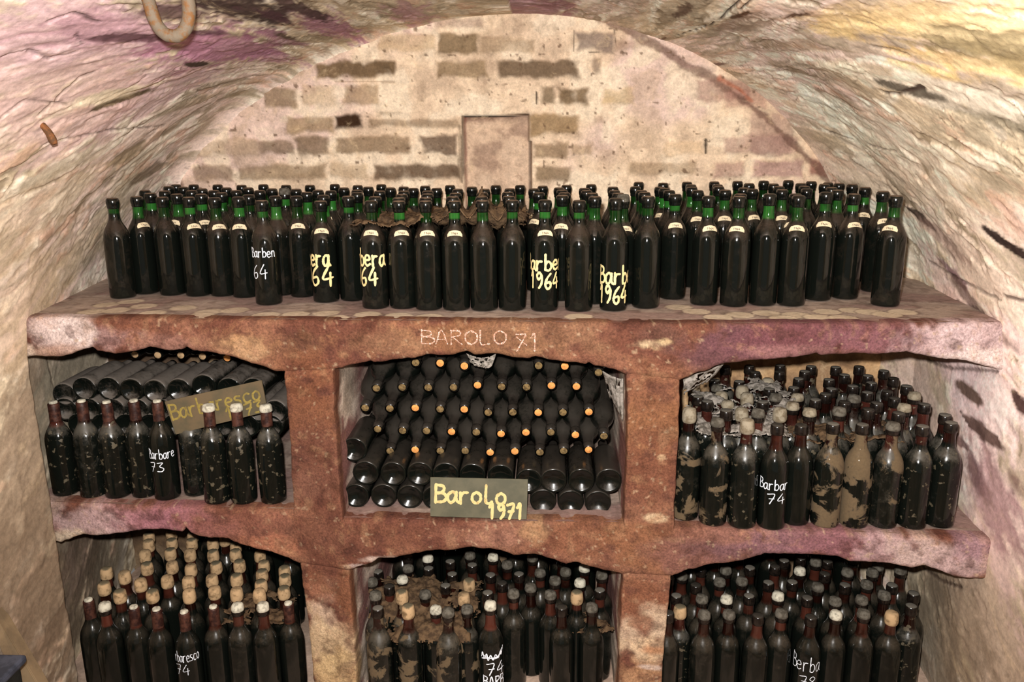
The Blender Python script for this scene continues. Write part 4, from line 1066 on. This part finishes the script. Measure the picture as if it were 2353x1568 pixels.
def writing(lines, mat, wid, x, y, zb, h, seed):
    """lines: (text, px left, px right, py baseline, py top, first visible index, count visible) read off the bottle's face."""
    def add(o):
        cx = None
        L = []
        for text, pl, pr, pb, pt, i0, nvis in lines:
            d = math.hypot(x, y)
            cpx = project(np.array([x, y, zb + .12]))[0]
            half = RB / math.hypot(d, EYE - zb - .12) * F
            ua = math.asin(max(-.95, min(.95, (pl - cpx) / half))) * RB
            ub = math.asin(max(-.95, min(.95, (pr - cpx) / half))) * RB
            ad = (ub - ua) / nvis
            z0 = (atY(cpx, pb, y - RB)[2] - zb) / h; z1 = (atY(cpx, pt, y - RB)[2] - zb) / h
            L.append((text, ua - ad * i0, ua - ad * i0 + ad * len(text), z0, z1 - z0))
        obj('lettering', strokes(L, wid, lambda u, v, l: ((RB + l) * math.sin(u / RB), -(RB + l) * math.cos(u / RB), v), 'lettering', mat, seed), o)
    return add


def rows_of(B, step, n_front):
    """split a bay's bottles into rows by depth: [(row, place, row length)]"""
    B = list(B)
    row = [0 if i < n_front else 1 + int(max(0, (B[i][1] - min(b[1] for b in B[n_front:])) / step)) for i in range(len(B))] if n_front < len(B) else [0] * len(B)
    res = {}
    for r in set(row):
        ids = sorted((i for i in range(len(B)) if row[i] == r), key=lambda i: B[i][0])
        for k, i in enumerate(ids): res[i] = (r, k, len(ids))
    return res


def where(r, k, n, place):
    if r == 0: return f'{nth(k, n)} in front row {place}'
    return f'{nth(k, n)} in {ORD[r]} row {place}'



# ------------------------------------------------------------------ top ledge: green bottles
TEXT_TOP = {
    591: ('white Barbera 64 handwriting', [('Barben', 573, 631, 592, 570, 0, 6), ('64', 582, 614, 641, 609, 0, 2)], M_chalk, .0026),
    727: ('cream letters era over 64', [('Barbera', 709, 758, 612, 571, 4, 3), ('1964', 710, 764, 658, 612, 2, 2)], M_cream, .0068),
    843: ('cream letters bara over 64', [('Barbera', 820, 884, 612, 572, 3, 4), ('1964', 821, 868, 657, 614, 2, 2)], M_cream, .0062),
    1252: ('cream letters arbe over 1964', [('Barbera', 1219, 1281, 622, 586, 1, 4), ('1964', 1217, 1281, 664, 628, 0, 4)], M_cream, .0062),
    1413: ('cream letters Bar over 1964', [('Barbera', 1380, 1443, 654, 612, 0, 4), ('1964', 1380, 1440, 698, 658, 0, 4)], M_cream, .0062)}
TAGPX = {296: .55, 682: .05, 727: -.1, 843: -.2, 911: .15, 973: .0, 1039: .0, 1252: .05, 1292: -.2, 1551: .05, 1627: .35, 1703: .0, 1840: .0, 1901: .05, 1961: .45, 2067: -.35, 491: .15, 418: .25, 545: -.05, 315: .5, 463: .2, 464: .2, 567: -.1, 657: .1, 862: .3, 1223: .1, 1225: .1, 1667: .05, 1829: -.3, 1799: .3, 1989: .05, 790: .0, 1361: .5, 1409: -.2, 1431: .3, 1529: -.4}
pos_top = rows_of(D_top, .095, 31)
for i, ((x, y, h), px) in enumerate(zip(D_top, D_top_px)):
    r, k, n = pos_top[i]
    # keep the outermost ones off the curving wall
    xw = XC - a_left(y) * math.sqrt(max(0, 1 - ((ZT + .28 - Z0) / BV) ** 2)) + .055
    x = max(x, xw)
    txt = TEXT_TOP.get(px)
    tg = TAGPX.get(px)
    if tg is None and i > 30 and i % 3 == 0: tg = random.Random(i).uniform(-2.2, 2.2)
    if txt:
        lab = f'dark green wine bottle with {txt[0]}, front row of the top ledge'
        ex = writing(txt[1], txt[2], txt[3], x, y, ZT, h, px)
    else:
        lab = ('dusty green wine bottle' if tg is None or abs(tg) > .8 else 'paper-tagged green wine bottle') + ', ' + where(r, k, n, 'on the top ledge')
        ex = None
    cap = LIPG if px == 652 else WAX
    if px == 1431: cap = [('wax_seal', P_WAX, M_wax, 0), ('mould_cap', P_PUFF, M_greydust, .003)]
    bottle(x, y, ZT, h, M_green, cap, lab, 'green bottles on the top ledge', tag=tg, turn=0 if txt else random.Random(i + 50).uniform(-.1, .1), extra=ex, key=i)

# ------------------------------------------------------------------ right bay, middle row: mouldy bottles standing
pos = rows_of(D_mr, .085, D_mr_n)
for i, (x, y, h) in enumerate(D_mr):
    r, k, n = pos[i]
    rg = random.Random(i + 400)
    body = M_spot if r else [M_mud, M_mud, M_spot, M_clean, M_clean, M_mudder, M_mudder, M_mud, M_spot, M_spot][i]
    cap = LIP
    if r == 0: cap = [TANG, LIPG, TANG, LIP, LIP, LIP, LIP, LIPG, LIP, LIP][i]; 
    elif x < .74: cap = rg.choice([LIPG, LIPG, TANG, LIPM, LIP])
    else: cap = rg.choice([LIP, LIP, LIP, LIPG, LIPM])
    if y > 2.44: cap = LIP
    ex = None
    lab = ('mud-spattered brown bottle, ' if body in (M_mud, M_mudder) else 'dusty brown bottle, ') + where(r, k, n, 'of the right middle bay')
    if i == 3:
        ex = writing([('Barbar', 1751, 1808, 1128, 1104, 0, 6), ('74', 1766, 1803, 1160, 1137, 0, 2)], M_chalk, .0024, x, y, ZM, h, 74)
        lab = "dark wine bottle with white Barbar 74 handwriting, in the right middle bay"
    bottle(x, y, ZM, h, body, cap, lab, 'standing bottles in the right middle bay', extra=ex, key=1000 + i)

# ------------------------------------------------------------------ left bay, middle row: nine standing in front
for i, (x, y, h) in enumerate(D_ml):
    if i == 5: y += .022
    elif i > 5: y -= .008
    ex = None
    lab = 'spotted bottle with red-brown capsule, ' + where(0, i, 9, 'of the left middle bay')
    if i == 4:
        ex = writing([('Barbare', 339, 397, 1056, 1034, 0, 7), ('73', 345, 378, 1085, 1064, 0, 2)], M_chalk, .0024, x, y, ZM, h, 73)
        lab = "clean dark wine bottle with white Barbare 73 handwriting, left middle bay"
    bottle(x, y, ZM, h, M_clean if i == 4 else M_spot, CAPSW if i in (6, 7, 8) else CAPS, lab, 'standing bottles in the left middle bay', extra=ex)


# ------------------------------------------------------------------ lower bays
def bay(D, nF, base, place, caps, texts, bodies):
    pos = rows_of(D, .085, nF)
    for i, (x, y, h) in enumerate(D):
        r, k, n = pos[i]
        ex = None
        cap, cw = caps(i, r, x, y)
        lab = f'bottle with {cw}, ' + where(r, k, n, place)
        if i in texts:
            nm, lines, wid = texts[i]
            ex = writing(lines, M_chalk, wid, x, y, 0.0, h, i)
            lab = f'dark wine bottle with {nm}, front row {place}'
        bottle(x, y, .0, h, bodies(i, r, x), cap, lab, 'bottles ' + place.replace('of ', 'in the ', 1), extra=ex, key=base + i)


# the last rows under the arches, of which only lips show
for rear, cp in ((D_ll_rear, TAN), (D_lc_rear, LIP), (D_lr_rear, LIP)):
    STUFF += [(x, y, 0.0, h, M_brown, cp, None) for x, y, h in rear]

R_ = lambda i: random.Random(i * 13 + 5)
bay(D_ll, D_ll_n, 2000, 'of lower left bay', lambda i, r, x, y: (LIPW, 'whitish cap') if r == 0 and i in (6, 7, 1) else (CAPS, 'brown capsule') if r == 0 else (TAN, 'tan wax cap'),
    {4: ('white rbaresco 74 handwriting', [('rbaresco', 402, 455, 1524, 1500, 0, 8), ('74', 407, 436, 1553, 1530, 0, 2)], .0020)}, lambda i, r, x: M_clean if i < 5 else M_brown)
bay(D_lc, D_lc_n, 3000, 'of lower centre bay', lambda i, r, x, y: (LIPW, 'white cap') if i == 4 or R_(i).random() < .12 else (TAN, 'tan cap') if .12 < R_(i).random() < .20 else (LIPG, 'grey dusty cap') if R_(i).random() < .55 else (LIP, 'dark lip'),
    {4: ('white scribble and 74 handwriting', [('~', 1108, 1161, 1522, 1490, 0, 1), ('74', 1118, 1156, 1553, 1526, 0, 2), ('BARB', 1112, 1160, 1580, 1556, 0, 4)], .0032)}, lambda i, r, x: M_clean if i == 4 else (M_mud if x < -.2 and r < 2 else M_brown))
bay(D_lr, D_lr_n, 4000, 'of lower right bay', lambda i, r, x, y: (LIPW, 'white cap') if i in (6, 23, 26, 17) else (TAN, 'tan cap') if i in (0, 8) else (LIPG, 'grey dusty cap') if R_(i).random() < .4 else (LIP, 'dark lip'),
    {5: ('white Berba 78 handwriting', [('Berba', 1825, 1886, 1546, 1513, 0, 5), ('78', 1840, 1872, 1580, 1556, 0, 2)], .0022)}, lambda i, r, x: M_clean if i == 5 else (M_spot if i in (0, 9) else M_brown))

# ------------------------------------------------------------------ bottles lying in stacks
QN = Vector((0, -1, -.10)).to_track_quat('Z', 'X')      # neck towards us
QB = Vector((0, 1, .01)).to_track_quat('Z', 'X')        # base towards us
RN = ['top', 'second', 'third', 'fourth', 'fifth']
for r, row in enumerate(D_necks):
    n = len(row)
    ids = sorted(range(n), key=lambda i: row[i][0])
    for k, i in enumerate(ids):
        x, z, y = row[i]
        rg = random.Random(r * 40 + k)
        bright = (r, i) in {(0, 0), (0, 1), (0, 4), (1, 4), (1, 7), (1, 8), (2, 2), (2, 4), (2, 7), (2, 9), (3, 3), (3, 5), (3, 8), (4, 4), (4, 5), (4, 8), (4, 1), (3, 6)}
        cork = ('cork', [(a, b - .0865 + .0865 - 0.0) for a, b in P_CORKEND], M_cork if bright else M_corkd, 0)
        lipn = ('neck_ring', [(.0147, .262), (.0158, .2635), (.0162, .268), (.0158, .274), (.0150, .276), (.0150, .2865), (.0135, .2872)], M_lying, 0)
        lab = f"lying bottle, {'bright orange' if bright else 'dark stained'} cork, {nth(k, n)} in {RN[r]} neck row of Barolo stack"
        q = Vector((rg.uniform(-.02, .02), -1, (-.12 if r == 0 else -.235) + rg.uniform(-.012, .012))).to_track_quat('Z', 'X')
        zt = q @ Vector((0, 0, .287))
        bottle(x - zt.x, y - zt.y, z - zt.z, 1.0, M_lying, [cork, lipn], lab, 'bottles lying neck outwards in the Barolo stack', quat=q, key=5000 + r * 20 + i)
for r, row in enumerate(D_bottoms):
    n = len(row)
    for k, i in enumerate(sorted(range(n), key=lambda i: row[i][0])):
        x, z, y = row[i]
        bottle(x, y, z, .98, M_lying, [], f"lying bottle, round base outwards, {nth(k, n)} in {('upper', 'lower')[r]} base row of Barolo stack", 'bottles lying base outwards in the Barolo stack', quat=QB)
x, y, z = atY(813, 1035, 2.14)
bottle(x, y, z, .98, M_lying, [], 'lying bottle with cobwebbed base, wedged against left reveal beside Barolo stack', 'bottles lying base outwards in the Barolo stack', quat=QB)
zP, zQ, zR = D_lP[2][1], D_lQ[1][1], D_lR[0][1]
lP = list(D_lP) + [(-.945, zP, 2.28), (-.871, zP, 2.28)]
lQ = [(-1.452 + .0735 * k, zQ + .002, 2.28) for k in range(9)] + [(D_lQ[4][0], zQ, 2.28)]
lR = [(-1.415 + .0735 * k, zR, 2.28) for k in range(9)]
for row, nm, q in ((lP, 'upper row of bases', QB), (lQ, 'middle row of bases', QB), (lR, 'lower row of bases', QB), (D_lK, 'top cork row', QN)):
    n = len(row)
    for k, i in enumerate(sorted(range(n), key=lambda i: row[i][0])):
        x, z, y = row[i]
        if q is QB:
            bottle(x, y, z, .98, M_lyingdust, [], f'dusty lying bottle, {nth(k, n)} in the {nm} of Barbaresco stack', 'bottles lying in the Barbaresco stack', quat=q, key=6000 + 100 * [lP, lQ, lR, D_lK].index(row) + i)
        else:
            zt = q @ Vector((0, 0, .287))
            bottle(x - zt.x, y - zt.y, z - zt.z, 1.0, M_lying, [('cork', P_CORKEND, M_tanwax if k < 4 else M_cork, 0)], f'dusty lying bottle, {nth(k, n)} in the {nm} of Barbaresco stack', 'bottles lying in the Barbaresco stack', quat=q, key=6000 + 100 * [lP, lQ, lR, D_lK].index(row) + i)

# slivers of the rearmost bottles, one object
if STUFF:
    V, Fc, mi, mats, LC = [], [], [], [], []
    for x, y, z, h, body, cap, q in STUFF:
        R3 = (q.to_matrix() if q is not None else Matrix.Identity(3))
        for pr, mt in [(P_BODY, body)] + [(c[1], c[2]) for c in cap]:
            if mt not in mats: mats.append(mt)
            v, f = lathe(pr, 18)
            b = len(V); LC += v
            V += [tuple(R3 @ Vector((a, c, d * h)) + Vector((x, y, z))) for a, c, d in v]
            Fc += [tuple(j + b for j in g) for g in f]; mi += [mats.index(mt)] * len(f)
    o = obj('wine_bottle_mass', mesh('wine_bottle_mass', V, Fc, mats, midx=mi, local=LC))
    prop(o, 'rearmost wine bottles of every bay, showing only slivers between the ones in front', 'bottles', kind='stuff')

# ------------------------------------------------------------------ name boards
def board(name, corners, Ys, thick, mat, label, lines, ink, wid, bow=0.0):
    """corners in photo order TL, TR, BR, BL with their distances; lines: (text, u0, u1, v0, height) in board units."""
    c = [atY(*p, Y) for p, Y in zip(corners, Ys)]
    o = empty(name, tuple(c[3])); base = np.array(c[3])
    nrm = np.cross(c[1] - c[0], c[3] - c[0]); nrm /= np.linalg.norm(nrm)
    if nrm[1] > 0: nrm = -nrm
    NU, NV = 24, 10
    V, Fc = [], []
    def P(u, v): return (c[3] * (1 - u) + c[2] * u) * (1 - v) + (c[0] * (1 - u) + c[1] * u) * v - base
    def wv(u, v): return np.array([(vn(np.array(u * 9.0), np.array(v * 5.0), 7) - .5) * .0016] * 1)
    for s in (0, 1):
        for j in range(NV + 1):
            for i in range(NU + 1):
                u, v = i / NU, j / NV
                e = .004 * (vn(np.array(u * 14.0), np.array(3.0), 9) - .5) * (1 if j in (0, NV) else 0)
                V.append(P(u, min(1, max(0, v + float(e) * 3))) + nrm * (-thick * s))
    N1 = (NU + 1) * (NV + 1)
    for j in range(NV):
        for i in range(NU):
            a = j * (NU + 1) + i
            Fc.append((a, a + 1, a + NU + 2, a + NU + 1)); Fc.append((N1 + a, N1 + a + NU + 1, N1 + a + NU + 2, N1 + a + 1))
    for j in range(NV):
        for i in (0, NU):
            a = j * (NU + 1) + i
            Fc.append((a, a + NU + 1, N1 + a + NU + 1, N1 + a) if i == 0 else (a, N1 + a, N1 + a + NU + 1, a + NU + 1))
    for i in range(NU):
        for j in (0, NV):
            a = j * (NU + 1) + i
            Fc.append((a, N1 + a, N1 + a + 1, a + 1) if j == 0 else (a, a + 1, N1 + a + 1, N1 + a))
    obj('board', mesh('board', V, Fc, mat, smooth=False), o)
    wd = np.linalg.norm(c[2] - c[3]); ht = np.linalg.norm(c[0] - c[3])
    L = [(t, u0 * wd, u1 * wd, v0 * ht, h * ht) for t, u0, u1, v0, h in lines]
    obj('lettering', strokes(L, wid, lambda u, v, l: P(u / wd, v / ht) + nrm * (l + .0003), 'lettering', ink, 3), o)
    return prop(o, label, 'sign')


board('name_board', [(989, 1097), (1213, 1102), (1210, 1194), (989, 1187)], [2.062, 2.058, 2.035, 2.040], .004, M_sign,
      'grey-green board painted Barolo 1971 in cream, leaning on the lying bottles', [('Barolo', .05, .80, .36, .46), ('1971', .60, .98, .01, .37)], M_signcream, .0080)
board('name_board', [(378, 923), (601, 874), (615, 946), (404, 999)], [2.186, 2.186, 2.180, 2.180], .004, M_signb,
      'tilted brownish board painted Barbaresco 1973 in faded yellow, behind the standing bottles', [('Barbaresco', .02, .97, .42, .46), ('1973', .56, .97, .05, .36)], M_yellow, .0058)

# chalked name on the masonry, part of the rack
ref = face_hit(963, 790)


def on_face(u, v, l):
    x, z = ref[0] + u, ref[2] + v
    zq = np.array(z); xq = np.array(x)
    return (x, float(yface(x, z)) - float(face_off(xq, zq)) - l * 1.2 - .0022, z)


sx = (face_hit(1240, 790)[0] - ref[0]) / 277
rackpart('chalk_lettering', strokes([('BAROLO', 5 * sx, 205 * sx, -.000, .036)], .0034, on_face, 'chalk_lettering', M_wchalk, 8, .6))
rackpart('chalk_lettering', strokes([('X1', 222 * sx, 282 * sx, -.016, .046)], .0034, on_face, 'chalk_lettering', M_wchalk, 8, .6))

# ------------------------------------------------------------------ iron ring and nail in the vault
Yh = min(vhit(a, b)[0][1] for a, b in ((330, 2), (392, 2), (440, 2), (350, 60), (430, 70))) - .035
path = [atY(a, b, Yh + dy) for a, b, dy in ((326, -60, .02), (334, -25, .005), (343, 8, 0), (352, 38, 0), (364, 62, 0), (380, 78, 0), (396, 83, 0), (412, 80, 0), (426, 66, 0), (433, 44, 0), (434, 16, 0), (430, -14, 0), (424, -45, .01), (415, -75, .04))]
path = smooth_line(np.array(path), 6)
up_end = path[-1] + np.array([.0, .05, .10]); lo_end = path[0] + np.array([0, .05, .10])
path = np.vstack([lo_end, path, up_end])
V, Fc = tube(path - path[8], .0125 * (1 + .10 * (fbm(np.arange(len(path)) * .7, np.arange(len(path)) * 0., 3, 3) - .5)), 14)
o = obj('iron_ring', mesh('iron_ring', V, Fc, M_iron)); o.location = tuple(path[8])
prop(o, 'thick rusty iron ring hanging from the vault at the upper left', 'ring')
p, _, _, nn = vhit(96, 284)
V, Fc = tube([p - nn * .03, p + nn * .004 + np.array([0, 0, -.002]), p + nn * .016 + np.array([.002, 0, -.008]), p + nn * .024 + np.array([.004, -.002, -.018]), p + nn * .026 + np.array([.006, -.002, -.026])], [.006, .007, .008, .009, .006], 9)
V = np.array(V); o = obj('bent_nail', mesh('bent_nail', V - p, Fc, M_nail)); o.location = tuple(p)
prop(o, 'short rusty bent nail stub sticking out of the left vault plaster', 'nail')

# ------------------------------------------------------------------ plank and crate at the lower left
def slab(name, quad, th, mat, parent=None, back=(0, 1, 0)):
    q = [np.array(v) for v in quad]; b = np.array(back) * th
    V = q + [v + b for v in q]
    Fc = [(0, 1, 2, 3), (7, 6, 5, 4), (0, 4, 5, 1), (1, 5, 6, 2), (2, 6, 7, 3), (3, 7, 4, 0)]
    me = mesh(name, V, Fc, mat, smooth=False)
    o = obj(name, me, parent)
    m = o.modifiers.new('edge', 'BEVEL'); m.width = .003; m.segments = 2
    return o


q = [atY(-70, 1352, 1.78), atY(2, 1431, 1.78), atY(135, 1655, 1.70), atY(100, 1700, 1.68), atY(-2, 1490, 1.74), atY(-70, 1395, 1.76)]
V = [v for v in q] + [v + np.array([0, .035, 0]) for v in q]
n = len(q)
Fc = [tuple(range(n)), tuple(range(2 * n - 1, n - 1, -1))] + [(k, k + n, (k + 1) % n + n, (k + 1) % n) for k in range(n)]
pl = obj('wooden_plank', mesh('wooden_plank', V, Fc, M_plank, smooth=False))
mb = pl.modifiers.new('edge', 'BEVEL'); mb.width = .004; mb.segments = 2
prop(pl, 'grey weathered plank leaning against the left wall beside the lower bays', 'plank')
a = atY(-60, 1490, 1.66); cz = atY(20, 1534, 1.60)[2]
cx1 = atY(32, 1540, 1.60)[0]
cr = empty('plastic_crate', (cx1 - .1, 1.54, 0))
prop(cr, 'blue-grey lidded plastic crate standing on the floor behind the plank', 'crate')


def box(name, lo, hi, mat, parent, bev=.006):
    lo, hi = np.array(lo, float), np.array(hi, float)
    off = np.array(parent.location) if parent else np.zeros(3)
    V = [np.array([(lo, hi)[i][0], (lo, hi)[j][1], (lo, hi)[k][2]]) - off for i in (0, 1) for j in (0, 1) for k in (0, 1)]
    Fc = [(0, 1, 3, 2), (4, 6, 7, 5), (0, 4, 5, 1), (2, 3, 7, 6), (0, 2, 6, 4), (1, 5, 7, 3)]
    o = obj(name, mesh(name, V, Fc, mat, smooth=False), parent)
    m = o.modifiers.new('edge', 'BEVEL'); m.width = bev; m.segments = 2
    return o


box('crate_body', (cx1 - .17, 1.44, .003), (cx1 - .012, 1.64, cz - .02), M_crated, cr)
box('crate_lid', (cx1 - .18, 1.43, cz - .02), (cx1, 1.65, cz), M_crate, cr)

# ------------------------------------------------------------------ cobweb and dirt draped over the bottles
def web(name, label, x0, x1, y0, y1, zf, thr, mat, seed, fr=10.0, step=.0045):
    X, Y = np.meshgrid(np.arange(x0, x1, step), np.arange(y0, y1, step), indexing='ij')
    n1, n2 = fbm(X * fr, Y * fr, 5, seed, .6), fbm(X * fr * 4, Y * fr * 4, 4, seed + 9, .6)
    Z = zf(X, Y) + (n1 - .5) * .06 + (n2 - .5) * .022
    ed = np.minimum(np.minimum(X - x0, x1 - X) / (x1 - x0), np.minimum(Y - y0, y1 - Y) / (y1 - y0))
    k = n1 * .6 + n2 * .4 - .28 * sst(.16, 0, ed)
    keep = (k > thr)[:-1, :-1]
    me = grid_mesh(name, np.stack([X, Y, Z], -1), mat, keep=keep)
    bm = bmesh.new(); bm.from_mesh(me)
    bmesh.ops.delete(bm, geom=[v for v in bm.verts if not v.link_faces], context='VERTS')
    bm.to_mesh(me); bm.free()
    o = obj(name, me)
    s = o.modifiers.new('body', 'SOLIDIFY'); s.thickness = .0022
    return prop(o, label, 'cobweb', kind='stuff')


def tents(X, Y, pts, h, w):
    z = np.zeros(X.shape)
    for px_, py_ in pts:
        z = np.maximum(z, h * np.exp(-(np.hypot(X - px_, Y - py_) / w) ** 1.4))
    return z


NECKS = [(x, y) for x, y, h in D_top if -.50 < x < -.02 and y < 2.5]
web('brown_cobweb', 'brown matted cobweb between the bottle necks on the top ledge', -.53, -.02, 2.155, 2.48, lambda X, Y: ZT + .218 + tents(X, Y, NECKS, .014 + .058 * sst(-.42, -.20, X), .036) + .016 * sst(2.2, 2.4, Y), .365, M_web, 201)
web('brown_cobweb', 'brown matted cobweb around the bottle necks of the lower centre bay', -.55, -.18, 2.05, 2.34, lambda X, Y: .225 + .03 * sst(2.12, 2.30, Y) - .03 * sst(2.12, 2.06, Y), .40, M_web, 211)
web('brown_cobweb', 'brown cobweb between the bottles beside the right pillar, lower centre bay', .02, .20, 2.09, 2.26, lambda X, Y: .22 + 0 * X, .45, M_web, 221)
web('grey_cobweb', "grey mouldy cobweb over the bottle necks of the right middle bay", .38, .68, 2.05, 2.34, lambda X, Y: ZM + .238 + 0 * X, .44, M_greyweb, 231)
web('grey_cobweb', 'pale grey fuzz of mould over the bottle tops of the right middle bay', .40, .74, 2.16, 2.46, lambda X, Y: ZM + .258 + .02 * sst(2.2, 2.4, Y), .48, M_greyweb, 261)
web('brown_cobweb', "brown cobweb behind the muddy bottles of the right middle bay", .62, 1.0, 2.08, 2.28, lambda X, Y: ZM + .215 + 0 * X, .46, M_web, 241)
web('brown_cobweb', 'brown cobweb hanging among the tan caps of the lower left bay', -1.0, -.76, 2.08, 2.32, lambda X, Y: .225 + 0 * X, .46, M_web, 251)


def sheet(name, label, px, Ys, mat, seed, nu=26, nv=18, sag=.012):
    c = [atY(*p, Y) for p, Y in zip(px, Ys)]
    u, v = np.meshgrid(np.linspace(0, 1, nu), np.linspace(0, 1, nv), indexing='ij')
    P = ((c[3] * (1 - u[..., None]) + c[2] * u[..., None]) * (1 - v[..., None]) + (c[0] * (1 - u[..., None]) + c[1] * u[..., None]) * v[..., None])
    P[..., 2] -= sag * 4 * u * (1 - u) * (.4 + .6 * v)
    nn_ = fbm(u * 5, v * 4, 4, seed)
    P[..., 1] += (nn_ - .5) * .02
    low = fbm(u * 4, u * 0 + 2, 3, seed + 3) * .7
    me = grid_mesh(name, P, mat, keep=((v > low * .6) & (fbm(u * 9, v * 7, 3, seed + 5) > .30))[:-1, :-1])
    bm = bmesh.new(); bm.from_mesh(me)
    bmesh.ops.delete(bm, geom=[w for w in bm.verts if not w.link_faces], context='VERTS')
    bm.to_mesh(me); bm.free()
    o = obj(name, me)
    s = o.modifiers.new('body', 'SOLIDIFY'); s.thickness = .0010
    return prop(o, label, 'cobweb', kind='stuff')


sheet('grey_cobweb', 'grey cobweb sagging from the arch above the Barolo stack', [(1072, 812), (1140, 814), (1128, 850), (1085, 846)], [2.09] * 4, M_greyweb, 301, sag=.010)
sheet('grey_cobweb', "grey cobweb in the arch corner beside the right pillar, middle row's right bay", [(1570, 868), (1665, 834), (1640, 866), (1572, 925)], [2.08, 2.08, 2.12, 2.12], M_greyweb, 311, sag=.004)
sheet('grey_cobweb', 'grey cobweb along the right reveal of the Barolo bay', [(1384, 852), (1432, 872), (1432, 985), (1404, 930)], [2.12, 2.10, 2.12, 2.2], M_greyweb, 321, sag=.004)
